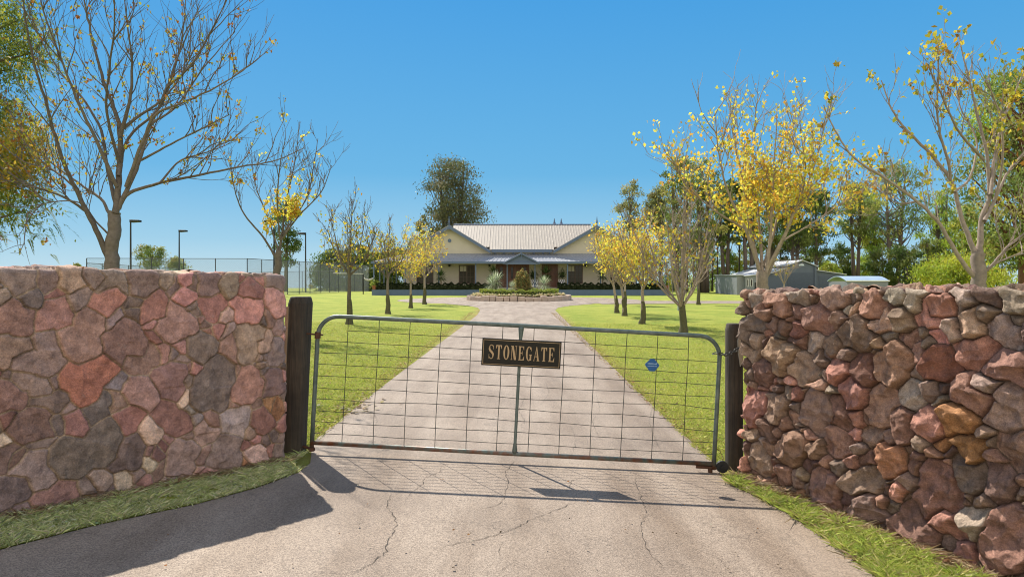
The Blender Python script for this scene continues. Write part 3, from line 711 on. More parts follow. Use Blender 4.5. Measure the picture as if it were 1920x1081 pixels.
# hinges, latch wheel
hg = MB(); hg.tube([(-.16, .06, GH - ca + .015), (-.0, -.0, GH - ca + .015), (.05, 0, GH - ca + .015)], .008, 8)
hg.tube([(0, 0, GH - ca - .02), (0, 0, GH - ca + .04)], .027, 10); hg.build('hinge', M_IRON, gate)
hg = MB(); hg.tube([(-.13, .08, -.055), (0, 0, -.055)], .013, 8); hg.tube([(0, 0, -.075), (0, 0, -.045)], .03, 10); hg.build('hinge', M_IRON, gate)
wh = MB(); wh.box(GW - .16, GW + .09, -.012, .012, -.045, -.022); wh.tube([(GW - .03, 0, -.045), (GW - .03, 0, -.085)], .022, 8)
wh.build('bracket', M_IRON, gate)
wh = MB(); wh.tube([(GW + .075, -.016, -.02), (GW + .075, .016, -.02)], .055, 16); wh.tube([(GW + .075, -.03, -.02), (GW + .075, .03, -.02)], .018, 8); wh.build('wheel', M_DARK, gate)
# chain between gate and right post
M_CH = plain('dark_chain_steel', (0.10, 0.10, 0.095), 0.4, 0.8, bs=0)
ch = thing('chain', 'short dark chain looped between gate frame and right post', 'chain', P(1345, 660, GYP))
p0 = Vector(P(1343, 661, GYP)); p1 = Vector(P(1384, 650, 6.33)); NL = 9
for k in range(NL):
    t = (k + .5) / NL; c0 = p0.lerp(p1, t) + Vector((0, -.03, -.035 * 4 * t * (1 - t))); tg = (p1 - p0).normalized(); a_ = Vector((0, 0, 1)) if k % 2 else Vector((0, 1, 0))
    pts = [c0 + tg * (.021 * math.cos(q)) + a_ * (.013 * math.sin(q)) for q in np.linspace(0, 2 * math.pi, 13)]
    lk = MB(); lk.tube(pts, .0052, 6, cap=False); lk.build('link', M_CH, ch, smooth=True)
lp_ = MB(); pts = [p0 + Vector((.036 * math.cos(q), .036 * math.sin(q), .012 * math.cos(q))) for q in np.linspace(0, 2 * math.pi, 15)]; lp_.tube(pts, .0045, 6, cap=False); lp_.build('link', M_CH, ch)
# tie wire at the foot of the gate's closing end
tw_ = thing('tie_wire', 'thin rusty wire hanging beside the gate wheel', 'wire', P(1343, 830, GYP)); mb = MB()
mb.tube([P(1340, 838, 6.18), P(1350, 845, 6.2), P(1356, 858, 6.22), P(1352, 868, 6.2)], .0025, 5); mb.build('strand', M_IRON, tw_)
# ------------------------------------------------------------------ house
M_CREAM = plain('cream_render', (0.48, 0.435, 0.34), 0.9, var=0.05, scale=1.5)
M_TRIM = plain('blue_grey_trim', (0.085, 0.125, 0.20), 0.5, var=0.06, bs=0)
M_ROOF = plain('stone_coloured_steel_roof', (0.36, 0.315, 0.26), 0.5, 0.0, var=0.05, scale=1.2, bs=0)
M_VROOF = plain('shade_tinted_steel_roof', (0.29, 0.30, 0.33), 0.38, 0.0, var=0.05, scale=1.2, bs=0)  # cream roof with the cool blue of its shade mixed into the base colour
M_DOOR = plain('red_brown_timber', (0.12, 0.04, 0.02), 0.45, var=0.25, scale=5, bs=0)
M_WFR = plain('brown_window_frame', (0.07, 0.04, 0.022), 0.5, bs=0)
M_BLIND = plain('cream_blind', (0.45, 0.42, 0.34), 0.8, bs=0)
def glass_mat():
    m = bpy.data.materials.new('dark_window_glass'); n, l, b, o = nodes_of(m)
    setc(b.inputs['Base Color'], (0.022, 0.016, 0.012)); b.inputs['Roughness'].default_value = 0.12; b.inputs['Specular IOR Level'].default_value = 0.3
    bump(n, l, b, noise_fac(n, l, 2.0, 2, .5, 0, 1, coords(n)), 0.03, 0.05)
    return m
M_GLASS = glass_mat()
M_PLINTH = plain('blue_grey_rendered_plinth', (0.10, 0.145, 0.20), 0.8, var=0.08, scale=2)
M_PAVE = plain('verandah_paving', (0.25, 0.2, 0.15), 0.8)
def hx(u, Y=74.0): return (u - 960) * Y / FPX
def hz_(v, Y=74.0): return EYE + (HORY - v) * Y / FPX
YW, YE, YP = 74.0, 71.6, 71.0
XL, XR = hx(757), hx(1195)
WL, WR = hx(697, YE), hx(1253, YE)
PZ = 0.56
house = thing('house', 'wide cream homestead with twin gables, steel roof and blue-grey verandah at the drive end', 'house', (hx(977), YW, 0))
ze = hz_(468); zb = hz_(476)
gl = (hx(763), hx(843), hx(920)); gr = (hx(1037), hx(1118), hx(1198)); za = hz_(423)
mb = MB()
mb.prism([(XL, 0), (XR, 0), (XR, ze), (gr[2] - .25, ze), (gr[1], za - .1), (gr[0] + .25, ze), (gl[2] - .25, ze), (gl[1], za - .1), (gl[0] + .25, ze), (XL, ze)], 'y', YW, YW + 13)
mb.build('wall', M_CREAM, house)
def ribbed(mb, p00, p10, p11, p01, pitch=0.28, h=0.035):
    """sheet of ribbed steel: p00-p10 low edge, p01-p11 high edge; ribs run up the slope"""
    p00, p10, p11, p01 = map(Vector, (p00, p10, p11, p01)); nrm = (p10 - p00).cross(p01 - p00).normalized()
    n = max(2, int((p10 - p00).length / pitch)); vs = []; cut = [(0, 0), (.62, 0), (.70, 1), (.92, 1)]
    for i in range(n):
        for (a, hh) in cut:
            t = (i + a) / n; q0 = p00.lerp(p10, t) + nrm * h * hh; q1 = p01.lerp(p11, t) + nrm * h * hh; vs += [q0, q1]
    vs += [p10, p11]; m = len(vs) // 2
    base = len(vs); vs += [v - nrm * 0.05 for v in vs]
    f = [(2 * i, 2 * i + 2, 2 * i + 3, 2 * i + 1) for i in range(m - 1)]
    f += [(base + 2 * i, base + 2 * i + 1, base + 2 * i + 3, base + 2 * i + 2) for i in range(m - 1)]
    f += [(2 * i, base + 2 * i, base + 2 * i + 2, 2 * i + 2) for i in range(m - 1)]
    mb.add([tuple(v) for v in vs], f)
zr = hz_(421.5, 79.2)
mb = MB()
ye_ = YW - 0.45
sl_ = (zr - ze) / (79.2 - ye_); tc_ = ye_; zs_ = lambda y: ze + sl_ * (y - ye_)
ribbed(mb, (gl[2] - .1, ye_, ze), (gr[0] + .1, ye_, ze), (gr[0] + .1, 79.2, zr), (gl[2] - .1, 79.2, zr), 0.30, 0.03)
ribbed(mb, (gl[1], YW + .1, zs_(YW + .1)), (gl[2] - .11, YW + .1, zs_(YW + .1)), (gl[2] - .11, 79.2, zr), (gl[1], 79.2, zr), 0.30, 0.03)
ribbed(mb, (gr[0] + .11, YW + .1, zs_(YW + .1)), (gr[1], YW + .1, zs_(YW + .1)), (gr[1], 79.2, zr), (gr[0] + .11, 79.2, zr), 0.30, 0.03)
ribbed(mb, (gr[1], 85, ze), (gl[1], 85, ze), (gl[1], 79.25, zr), (gr[1], 79.25, zr), 0.42, 0.05)
for g in (gl, gr):
    y0, y1 = YW - 0.55, 87.5
    ribbed(mb, (g[0], y1, ze - .1), (g[0], y0, ze - .1), (g[1], y0, za), (g[1], y1, za), 0.42, 0.04)
    ribbed(mb, (g[2], y0, ze - .1), (g[2], y1, ze - .1), (g[1], y1, za), (g[1], y0, za), 0.42, 0.04)
roof = mb.build('roof', M_ROOF, house)
mb = MB(); mb.tube([(gl[1], 79.22, zr + .03), (gr[1], 79.22, zr + .03)], .09, 8)
for g in (gl, gr): mb.tube([(g[1], YW - .55, za + .03), (g[1], 87.5, za + .03)], .08, 8)
mb.build('ridge_cap', M_TRIM, house)
mb = MB()
mb.box(gl[2] + .1, gr[0] - .1, ye_ - .06, ye_ + .04, ze - .30, ze + .02)
mb.build('gutter', M_TRIM, house)
for g in (gl, gr):
    mb = MB(); w = .32
    for s, xa in ((0, g[0]), (1, g[2])):
        mb.prism([(xa, ze - .1), (g[1], za), (g[1], za - w * 1.15), (xa, ze - .1 - w)] if s == 0 else [(xa, ze - .1), (xa, ze - .1 - w), (g[1], za - w * 1.15), (g[1], za)], 'y', YW - .66 - .01 * s, YW - .56)
    mb.build('barge_board', M_TRIM, house)
    mb = MB(); mb.tube([(g[1], YW - .6, za - .5), (g[1], YW - .6, za + .2), (g[1], YW - .6, za + .3), (g[1], YW - .6, za + .95)], [.05, .05, .09, .015], 8); mb.build('finial', M_TRIM, house)
    mb = MB(); mb.lathe([(0.0, 0), (.32, 0), (.32, .04), (0, .04)], n=20); 
    o = mb
    mb2 = MB(); mb2.tube([(g[1], YW - .02, hz_(451)), (g[1], YW - .07, hz_(451))], .2, 20); mb2.build('gable_vent', M_TRIM, house)
# eave brackets between the gables
for u in (928, 945, 962, 1001, 1018, 1030):
    x = hx(u); mb = MB(); mb.box(x - .06, x + .06, YW - .4, YW - .003, zb + .02, ze - .31); mb.build('bracket', M_TRIM, house)
mb = MB(); mb.box(XL, XR, YW - .05, YW - .004, zb - .12, zb + .02); mb.build('wall_plate', M_TRIM, house)
# roof ventilators
for u in (1040, 1053):
    x = hx(u, 80); mb = MB(); z = zr - .25; mb.lathe([(.42, z), (.40, z + .2), (.22, z + .45), (.10, z + .7), (.03, z + 1.1), (.01, z + 1.15)], (x, 80.6, 0), 12); mb.build('roof_ventilator', M_TRIM, house)
# verandah roof: hipped skirt
zv, zo = zb - .03, hz_(490.5, YE)
mb = MB()
ribbed(mb, (WL, YE, zo), (WR, YE, zo), (XR, YW, zv), (XL, YW, zv), 0.42, 0.04)
ribbed(mb, (WL, 87, zo), (WL, YE, zo), (XL, YW, zv), (XL, 86, zv), 0.42, 0.04)
ribbed(mb, (WR, YE, zo), (WR, 87, zo), (XR, 86, zv), (XR, YW, zv), 0.42, 0.04)
mb.build('verandah_roof', M_VROOF, house)
mb = MB(); d = .2
mb.box(WL - .08, WR + .08, YE - .09, YE, zo - d, zo + .03); mb.box(WL - .09, WL - .01, YE + .002, 87, zo - d, zo + .03); mb.box(WR + .01, WR + .09, YE + .002, 87, zo - d, zo + .03)
mb.build('fascia', M_TRIM, house)
for u in (701, 760, 823, 892, 951, 1003, 1064, 1126, 1193, 1249):
    x = hx(u, YE + .3); mb = MB(); mb.box(x - .065, x + .065, YE + .2, YE + .33, PZ, zo - .02); mb.box(x - .09, x + .09, YE + .17, YE + .36, zo - .3, zo - .21); mb.build('verandah_post', M_TRIM, house)
for X in (WL + .3, WR - .3):
    for y in (74.3, 76.8, 79.3, 82, 85): mb = MB(); mb.box(X - .065, X + .065, y, y + .13, PZ, zo); mb.build('verandah_post', M_TRIM, house)
# plinth and floor
mb = MB(); mb.box(hx(697, YP), hx(1254, YP), YP, YP + .25, -.1, PZ); mb.box(hx(697, YP), hx(697, YP) + .25, YP + .251, 87, -.1, PZ); mb.box(hx(1254, YP) - .25, hx(1254, YP), YP + .251, 87, -.1, PZ)
mb.build('plinth', M_PLINTH, house)
mb = MB(); mb.box(hx(697, YP) + .26, hx(1254, YP) - .26, YP + .26, 87, -.05, PZ - .08); mb.build('verandah_floor', M_PAVE, house)
# portico gable
pu0, pu1, pua = hx(948, 70.6), hx(1007, 70.6), hx(977.5, 70.6)
pzb, pzt = hz_(491.5, 70.6), hz_(474, 70.6)
mb = MB(); mb.prism([(pu0 - .1, pzb), (pu1 + .1, pzb), (pua, pzt - .05)], 'y', 70.75, 70.9); mb.build('portico_gable', M_TRIM, house)
mb = MB(); yb = 73.6
ribbed(mb, (pu0 - .25, yb, pzb - .05), (pu0 - .25, 70.55, pzb - .05), (pua, 70.55, pzt), (pua, yb, pzt), .3, .03)
ribbed(mb, (pu1 + .25, 70.55, pzb - .05), (pu1 + .25, yb, pzb - .05), (pua, yb, pzt), (pua, 70.55, pzt), .3, .03); mb.build('portico_roof', M_VROOF, house)
mb = MB(); w = .14
mb.prism([(pu0 - .28, pzb - .06), (pua, pzt), (pua, pzt - w), (pu0 - .28, pzb - .06 - w)], 'y', 70.45, 70.54); mb.prism([(pu1 + .28, pzb - .06), (pu1 + .28, pzb - .06 - w), (pua, pzt - w), (pua, pzt)], 'y', 70.44, 70.54)
mb.box(pu0 - .2, pu1 + .2, 70.60, 70.745, pzb - .22, pzb + .02); mb.build('barge_board', M_TRIM, house)
mb = MB(); mb.tube([(pua, 70.4, pzt - .6), (pua, 70.4, pzt + .1), (pua, 70.4, pzt + .45)], [.035, .05, .01], 8); mb.build('finial', M_TRIM, house)
# windows and doors
def window(u0, u1, v0, v1, cols=2, rows=3, blind=True, name='window'):
    x0, x1, z0, z1 = hx(u0), hx(u1), hz_(v1), hz_(v0)
    mb = MB(); f = .09
    mb.box(x0 - f, x1 + f, YW - .07, YW - .002, z1, z1 + f); mb.box(x0 - f, x1 + f, YW - .10, YW - .002, z0 - f, z0)
    mb.box(x0 - f, x0, YW - .07, YW - .002, z0, z1); mb.box(x1, x1 + f, YW - .07, YW - .002, z0, z1)
    o = mb.build('window', M_WFR, house)
    g = MB(); g.box(x0, x1, YW - .02, YW - .003, z0, z1); g.build('pane', M_GLASS, o)
    k = MB()
    xm = (x0 + x1) / 2; k.box(xm - .05, xm + .05, YW - .06, YW - .021, z0, z1)
    for i in range(1, rows): z = z0 + (z1 - z0) * i / rows; k.box(x0, xm - .05, YW - .05, YW - .021, z - .018, z + .018); k.box(xm + .05, x1, YW - .05, YW - .021, z - .018, z + .018)
    for q in (x0 + (xm - x0) / 2, xm + (x1 - xm) / 2): k.box(q - .014, q + .014, YW - .048, YW - .021, z0, z1)
    k.build('glazing_bar', M_WFR, o)
    if blind:
        b_ = MB(); b_.box(x0 + .03, xm - .07, YW - .026, YW - .0205, z1 - .62, z1 - .03); b_.build('blind', M_BLIND, o)
for (a, b) in ((783, 811), (862, 889), (1065, 1091), (1146, 1172)): window(a, b, 498, 530)
def door(u0, u1, v0, v1, leaves, lights):
    x0, x1, z0, z1 = hx(u0), hx(u1), hz_(v1), hz_(v0)
    mb = MB(); f = .1
    mb.box(x0 - f, x1 + f, YW - .1, YW - .002, z1, z1 + f); mb.box(x0 - f, x0, YW - .1, YW - .002, z0, z1); mb.box(x1, x1 + f, YW - .1, YW - .002, z0, z1)
    o = mb.build('door', M_DOOR, house)
    w = (x1 - x0) / leaves; k = MB(); g = MB()
    for i in range(leaves):
        a = x0 + i * w; k.box(a + .015, a + w - .015, YW - .05, YW - .003, z0, z1)
        if lights[i]:
            g = MB(); g.box(a + w * .32, a + w * .68, YW - .062, YW - .051, z0 + .9, z1 - .2); g.build('pane', M_GLASS, o)
            k.box(a + w * .22, a + w * .78, YW - .06, YW - .0505, z0 + .15, z0 + .75)
        else:
            for (za_, zb_) in ((.15, .75), (.9, 1.7)): k.box(a + w * .15, a + w * .85, YW - .06, YW - .0505, z0 + za_, z0 + zb_)
    k.build('door_leaf', M_DOOR, o); 
    h = MB(); h.tube([(x0 + w * (leaves // 2) + .08, YW - .12, z0 + 1.0), (x0 + w * (leaves // 2) + .08, YW - .12, z0 + 1.2)], .02, 6); h.build('handle', M_DARK, o)
door(932, 948, 497, 538, 1, [1]); door(954, 990, 497, 538, 3, [1, 0, 1]); door(1018, 1044, 497, 538, 2, [0, 0])
for u in (843, 918, 1098, 1157):
    x = hx(u); mb = MB(); mb.box(x - .03, x + .03, YW - .2, YW - .003, hz_(497), hz_(497) + .06); mb.box(x - .11, x + .11, YW - .32, YW - .12, hz_(500), hz_(497) + .02); mb.box(x - .15, x + .15, YW - .36, YW - .08, hz_(497) + .03, hz_(497) + .07); mb.build('wall_lamp', M_DARK, house)

# ------------------------------------------------------------------ leaf kit
M_LEAF = attr_mat('leaf', 0.6, 0.5, 0.0, bs=0, spec=0.12)
M_EUC = attr_mat('gum_leaf', 0.55, 0.4, 0.0, bs=0, spec=0.3)
M_BLADE = attr_mat('grass_blade', 0.7, 0.3, 0.0, bs=0, spec=0.25)
M_BARK = attr_mat('bark', 0.9, 0.0, 0.25, scale=18, bs=0.5, bscale=60, bdist=0.01)
def unit(v): return v / (np.linalg.norm(v, axis=-1, keepdims=True) + 1e-9)
def leaf_quads(C0, ln, wd, rg, hang=0.0, fold=0.25):
    """rhombic leaves, folded on the midrib: two triangles' worth as one 4-gon"""
    k = len(C0); a = unit(rg.normal(size=(k, 3)) + np.array([0, 0, -hang * 3])); b = unit(np.cross(a, unit(rg.normal(size=(k, 3))))); c = np.cross(a, b)
    ln = ln * rg.uniform(.65, 1.35, (k, 1)); wd = wd * rg.uniform(.65, 1.35, (k, 1))
    return np.stack([C0 - a * ln / 2, C0 + b * wd / 2 + c * wd * fold, C0 + a * ln / 2, C0 - b * wd / 2 + c * wd * fold], 1)
def pick(rg, k, pal, jit=0.15):
    pal = np.array(pal); c = pal[rg.integers(0, len(pal), k)]
    return np.clip(c * rg.uniform(1 - jit, 1 + jit, (k, 1)) * (1 + rg.uniform(-.06, .06, (k, 3))), 0, 1)
YEL = [(.85, .64, .08), (.80, .64, .09), (.70, .62, .10), (.82, .50, .07), (.55, .30, .06), (.56, .58, .10), (.74, .66, .10)]
YGR = [(.68, .52, .06), (.62, .52, .07), (.50, .42, .05), (.40, .38, .05), (.30, .32, .045), (.55, .36, .04), (.34, .17, .03)]
RUST = [(.30, .12, .03), (.22, .10, .03), (.45, .30, .04), (.30, .32, .04)]
EUG = [(0.181, 0.239, 0.051), (0.217, 0.26, 0.067), (0.266, 0.284, 0.067), (0.145, 0.193, 0.044), (0.316, 0.295, 0.074)]
EUL = [(0.317, 0.403, 0.055), (0.362, 0.425, 0.055), (0.25, 0.34, 0.048), (0.43, 0.425, 0.068)]
EUD = [(0.098, 0.154, 0.029), (0.131, 0.174, 0.037), (0.077, 0.122, 0.027), (0.175, 0.205, 0.047)]
EUGR = [(0.281, 0.286, 0.114), (0.234, 0.253, 0.1), (0.328, 0.298, 0.114), (0.211, 0.198, 0.071)]

# ------------------------------------------------------------------ deciduous trees
class Tree:
    def __init__(s, name, label, base, barkc, seed, group=None, cat='tree'):
        s.rg = np.random.default_rng(seed); s.base = Vector(base); s.bark = barkc; s.mb = MB(); s.ends = []
        s.root = thing(name, label, cat, base, group)
    def tubep(s, pts, r0, r1, n=6, power=1.0):
        m = len(pts); rad = [r0 + (r1 - r0) * (i / (m - 1)) ** power for i in range(m)]
        sh = s.rg.uniform(.8, 1.15); s.mb.tube(pts, rad, n, tuple(c * sh for c in s.bark), cap=False); return rad
    def twig(s, p, d, L, r, depth, up=0.35, wob=0.16, kids=5, spread=0.75, minr=0.0022, seglen=None, curlseed=None):
        rg = s.rg; n = max(4, int(L / (seglen or .13))); n = min(n, 9); st = L / n; pts = [p.copy()]; d = d.normalized(); dirs = []
        for i in range(n):
            d = (d + Vector(rg.normal(size=3)) * wob + Vector((0, 0, up * .25))).normalized(); pts.append(pts[-1] + d * st); dirs.append(d.copy())
        s.tubep(pts, r, max(minr, r * .35), 5 if r > .008 else 3)
        if depth <= 0:
            s.ends.append(pts); return
        s.ends.append(pts[n // 2:])
        for k in range(kids):
            t = rg.uniform(.25, 1.0) if k else 1.0; i = min(n - 1, int(t * n)); q = pts[i + 1] if t == 1.0 else pts[i].lerp(pts[i + 1], rg.uniform())
            perp = dirs[i].cross(Vector(rg.normal(size=3))).normalized()
            nd = (dirs[i] + perp * spread * rg.uniform(.5, 1.1) + Vector((0, 0, up))).normalized()
            s.twig(q, nd, L * rg.uniform(.42, .72), max(minr, r * rg.uniform(.4, .6)), depth - 1, up, wob, max(2, kids - 1), spread, minr, seglen)
    def limb(s, pts, r0, r1, n=9):
        """smooth limb through traced points, Catmull-Rom"""
        pts = [Vector(p) for p in pts]; out = []
        ext = [pts[0] * 2 - pts[1]] + pts + [pts[-1] * 2 - pts[-2]]
        for i in range(1, len(ext) - 2):
            a, b, c, d = ext[i - 1:i + 3]
            for t in np.linspace(0, 1, 5, endpoint=False):
                out.append(0.5 * ((2 * b) + (c - a) * t + (2 * a - 5 * b + 4 * c - d) * t * t + (3 * b - a - 3 * c + d) * t ** 3))
        out.append(pts[-1]); out = [o + Vector(s.rg.normal(size=3)) * r0 * .10 for o in out]
        s.tubep(out, r0, r1, n, 0.8); return out
    def side(s, line, count, L, r, depth=1, up=0.5, t0=0.2, spread=.9, kids=4, minr=.0022, wob=.14):
        m = len(line)
        for k in range(count):
            t = s.rg.uniform(t0, 1); i = min(m - 2, int(t * (m - 1))); p = line[i].lerp(line[i + 1], s.rg.uniform()); d = (line[i + 1] - line[i]).normalized()
            perp = d.cross(Vector(s.rg.normal(size=3))).normalized()
            s.twig(p, (d * .8 + perp * spread * s.rg.uniform(.6, 1.1) + Vector((0, 0, up))).normalized(), L * s.rg.uniform(.5, 1.15) * (1.15 - .5 * t), r * s.rg.uniform(.7, 1.2), depth, up * .5, wob, kids, .7, minr)
    def finish(s, pal, nleaf, ln, wd, zlo=-9, zhi=99, cen=None, sig=None, scatter=.05, hang=.4, leafmat=None, floor=.012, vox=.35):
        s.mb.build('trunk', M_BARK, s.root, smooth=True)
        allp = np.array([tuple(p) for e in s.ends for p in e]); 
        w = np.ones(len(allp))
        if cen is not None: w = np.exp(-(((allp - np.array(cen)) / np.array(sig)) ** 2).sum(1)) + floor
        vx_ = np.floor(allp / vox).astype(np.int64); _, inv, cnt = np.unique(vx_, axis=0, return_inverse=True, return_counts=True); w = w / cnt[inv.ravel()] ** .75   # even out the crown
        w *= (allp[:, 2] > zlo) & (allp[:, 2] < zhi); w /= w.sum()
        # leaves come in sprays: choose sprays, then leaves round them
        ns = max(3, nleaf // 4); ci = s.rg.choice(len(allp), ns, p=w); C0 = allp[ci][s.rg.integers(0, ns, nleaf)] + s.rg.normal(size=(nleaf, 3)) * scatter
        return quads('foliage', leaf_quads(C0, ln, wd, s.rg, hang), leafmat or M_LEAF, pick(s.rg, nleaf, pal), s.root)
def traced(Y0, slope, pix, wig=0.0, rg=None):
    """points of a limb from photograph pixels; slope moves the limb nearer or farther as it leaves the trunk"""
    out = []; acc = 0
    for i, (u, v) in enumerate(pix):
        if i: acc += math.dist(pix[i - 1], pix[i]) * Y0 / FPX
        Y = Y0 + slope * acc; out.append(P(u, v, Y))
    return out
GREYB = (.155, .125, .10); PALEB = (.31, .245, .195); BRNB = (.17, .115, .08)
# big bare tree behind the left wall
b0 = P(213, 512, 10.3); b0 = (b0[0], 10.3, zgf(b0[0], 10.3))
T = Tree('deciduous_tree', 'large nearly bare tree rising behind the left wall, with few rusty leaves', b0, GREYB, 3, 'young deciduous trees lining the driveway')
tr = [b0, P(211, 600, 10.3), P(210, 500, 10.3), P(213, 440, 10.3), P(218, 395, 10.35)]
T.limb(tr, .125, .085, 14)
spec = [([(218, 400), (223, 325), (225, 245), (208, 190), (190, 140), (170, 60), (158, 0), (150, -60)], .10, .07), ([(225, 255), (243, 190), (248, 120), (240, 60), (232, -20)], -.15, .042), ([(225, 245), (255, 222), (300, 190), (335, 150), (365, 90)], .25, .04),
        ([(207, 492), (185, 440), (160, 390), (130, 330), (108, 270), (88, 200), (62, 110), (45, 20), (35, -60)], -.25, .062), ([(165, 398), (120, 370), (70, 352), (5, 338)], -.5, .03), ([(210, 410), (188, 372), (150, 345), (80, 290), (15, 205)], .35, .036),
        ([(221, 390), (243, 362), (300, 343), (380, 327), (450, 312), (510, 303), (570, 278)], .2, .045), ([(221, 392), (248, 335), (265, 290), (285, 230), (312, 165), (340, 90), (375, 10)], .12, .05), ([(236, 350), (268, 265), (292, 215), (350, 190), (420, 155), (475, 118)], -.2, .04),
        ([(217, 385), (200, 310), (190, 245), (152, 180), (110, 130), (70, 60), (50, 0)], .4, .042), ([(218, 350), (182, 265), (150, 200), (118, 120), (82, 20), (70, -50)], -.4, .042), ([(222, 330), (240, 260), (300, 200), (330, 120), (345, 40), (350, -40)], .5, .036),
        ([(265, 300), (320, 270), (380, 240), (430, 215)], -.4, .026), ([(300, 343), (340, 300), (400, 280), (440, 235)], .5, .022), ([(150, 360), (100, 320), (40, 300), (-20, 250)], .3, .024), ([(205, 440), (180, 415), (150, 380), (90, 380), (50, 400)], -.4, .02),
        ([(222, 300), (200, 210), (205, 130), (215, 40), (210, -40)], -.5, .034), ([(285, 230), (330, 200), (380, 130), (440, 60)], .3, .026), ([(312, 165), (360, 120), (400, 50), (430, -10)], -.3, .024)]
for k, (px, sl, r) in enumerate(spec):
    line = T.limb(traced(10.3, sl, px), r * .76, .006, 8); T.side(line, 12 if k < 12 else 8, 1.05, .009, 1, up=.55, kids=4, t0=.2)
T.finish(RUST + [(.40, .36, .05), (.35, .24, .04)], 2200, .055, .036, scatter=.03, cen=(-6.2, 10.3, 3.6), sig=(3.2, 3, 1.7))
# right-hand big bare tree
b0 = P(1836, 540, 8.2); b0 = (b0[0], 8.2, zgf(b0[0], 8.2))
T = Tree('deciduous_tree', 'pale-barked sparse tree with wide limbs rising behind the right wall near the frame edge', b0, PALEB, 5, 'young deciduous trees lining the driveway')
T.limb([b0, P(1837, 620, 8.2), P(1836, 530, 8.2), P(1836, 470, 8.2)], .105, .07, 14)
spec = [([(1836, 480), (1838, 440), (1843, 400), (1855, 363), (1848, 280), (1830, 207), (1815, 140), (1798, 65)], .1, .055), ([(1830, 522), (1798, 482), (1762, 420), (1720, 378), (1663, 337), (1601, 295), (1565, 243), (1544, 197)], -.1, .042), ([(1831, 485), (1803, 409), (1782, 337), (1736, 280), (1694, 238), (1669, 197), (1653, 150)], .15, .044),
        ([(1783, 340), (1777, 300), (1762, 249), (1757, 197), (1760, 140), (1759, 78)], -.2, .026), ([(1837, 516), (1860, 497), (1891, 461), (1925, 435), (1970, 395)], -.2, .036), ([(1845, 414), (1866, 373), (1891, 321), (1925, 280), (1960, 230)], .2, .036), ([(1857, 365), (1866, 290), (1881, 223), (1902, 175), (1925, 120)], .3, .032),
        ([(1790, 360), (1820, 330), (1830, 260), (1800, 200), (1790, 130)], .4, .022), ([(1845, 300), (1800, 250), (1770, 190), (1740, 120)], -.4, .024), ([(1866, 373), (1880, 300), (1875, 220), (1850, 150)], -.3, .024), ([(1720, 378), (1680, 380), (1640, 350)], .4, .016), ([(1860, 497), (1900, 480), (1950, 470)], .3, .018)]
for k, (px, sl, r) in enumerate(spec):
    line = T.limb(traced(8.2, sl, px), r * .74, .006, 8); T.side(line, 9, .62, .0075, 1, up=.5, kids=3, t0=.25)
T.finish(YGR, 900, .066, .0445, scatter=.035, zlo=2.6)
# yellow tree right
b0 = P(1432, 540, 15); b0 = (b0[0], 15, zgf(b0[0], 15))
T = Tree('deciduous_tree', 'fullest golden yellow tree with several stems, above the left end of the right wall', b0, PALEB, 6, 'young deciduous trees lining the driveway')
T.limb([b0, P(1433, 575, 15), P(1430, 540, 15), P(1428, 510, 15)], .15, .12, 12)
spec = [([(1430, 530), (1418, 480), (1405, 420), (1395, 350), (1380, 280), (1372, 200)], .15, .075), ([(1432, 530), (1442, 470), (1447, 400), (1452, 300), (1458, 200)], -.1, .07), ([(1434, 525), (1468, 450), (1500, 380), (1530, 300), (1548, 220)], .2, .06), ([(1425, 510), (1398, 430), (1365, 360), (1348, 290), (1340, 215)], -.25, .055),
        ([(1430, 510), (1422, 400), (1412, 300), (1420, 190)], .35, .055), ([(1436, 510), (1480, 420), (1510, 330), (1500, 240)], -.35, .05), ([(1400, 430), (1340, 395), (1290, 350), (1265, 310)], -.2, .035), ([(1470, 450), (1520, 420), (1580, 380), (1640, 340)], .1, .03), ([(1432, 500), (1460, 400), (1480, 300), (1490, 200)], .5, .05)]
for px, sl, r in spec:
    line = T.limb(traced(15, sl, px), r * .78, .008, 8); T.side(line, 15, 1.2, .012, 1, up=.5, kids=4, t0=.2, minr=.004)
T.finish(YEL, 5400, .085, .06, scatter=.09, cen=P(1442, 365, 15), sig=(1.6, 1.6, 1.3))
# tree behind the left wall's gate end
b0 = P(520, 540, 18); b0 = (b0[0], 18, zgf(b0[0], 18))
T = Tree('deciduous_tree', 'vase-shaped tree with yellow leaves low in its crown, just left of the gate', b0, GREYB, 8, 'young deciduous trees lining the driveway')
T.limb([b0, P(520, 560, 18), P(520, 510, 18), P(524, 470, 18)], .12, .085, 12)
spec = [([(523, 480), (530, 430), (538, 370), (552, 310), (560, 250)], .1, .05), ([(520, 488), (492, 442), (458, 402), (440, 355), (432, 300)], -.2, .045), ([(522, 470), (503, 410), (480, 350), (470, 290)], .3, .035), ([(527, 450), (560, 405), (602, 360), (622, 310)], -.1, .038), ([(525, 450), (520, 380), (525, 310), (535, 260)], -.35, .035), ([(530, 440), (575, 370), (590, 300), (596, 260)], .35, .03)]
for px, sl, r in spec:
    line = T.limb(traced(18, sl, px), r * .75, .008, 7); T.side(line, 12, .85, .009, 1, up=.55, kids=4, t0=.15, minr=.0045)
T.finish(YEL, 620, .095, .07, scatter=.06, cen=P(540, 425, 18), sig=(.50, .5, .6), floor=.003)
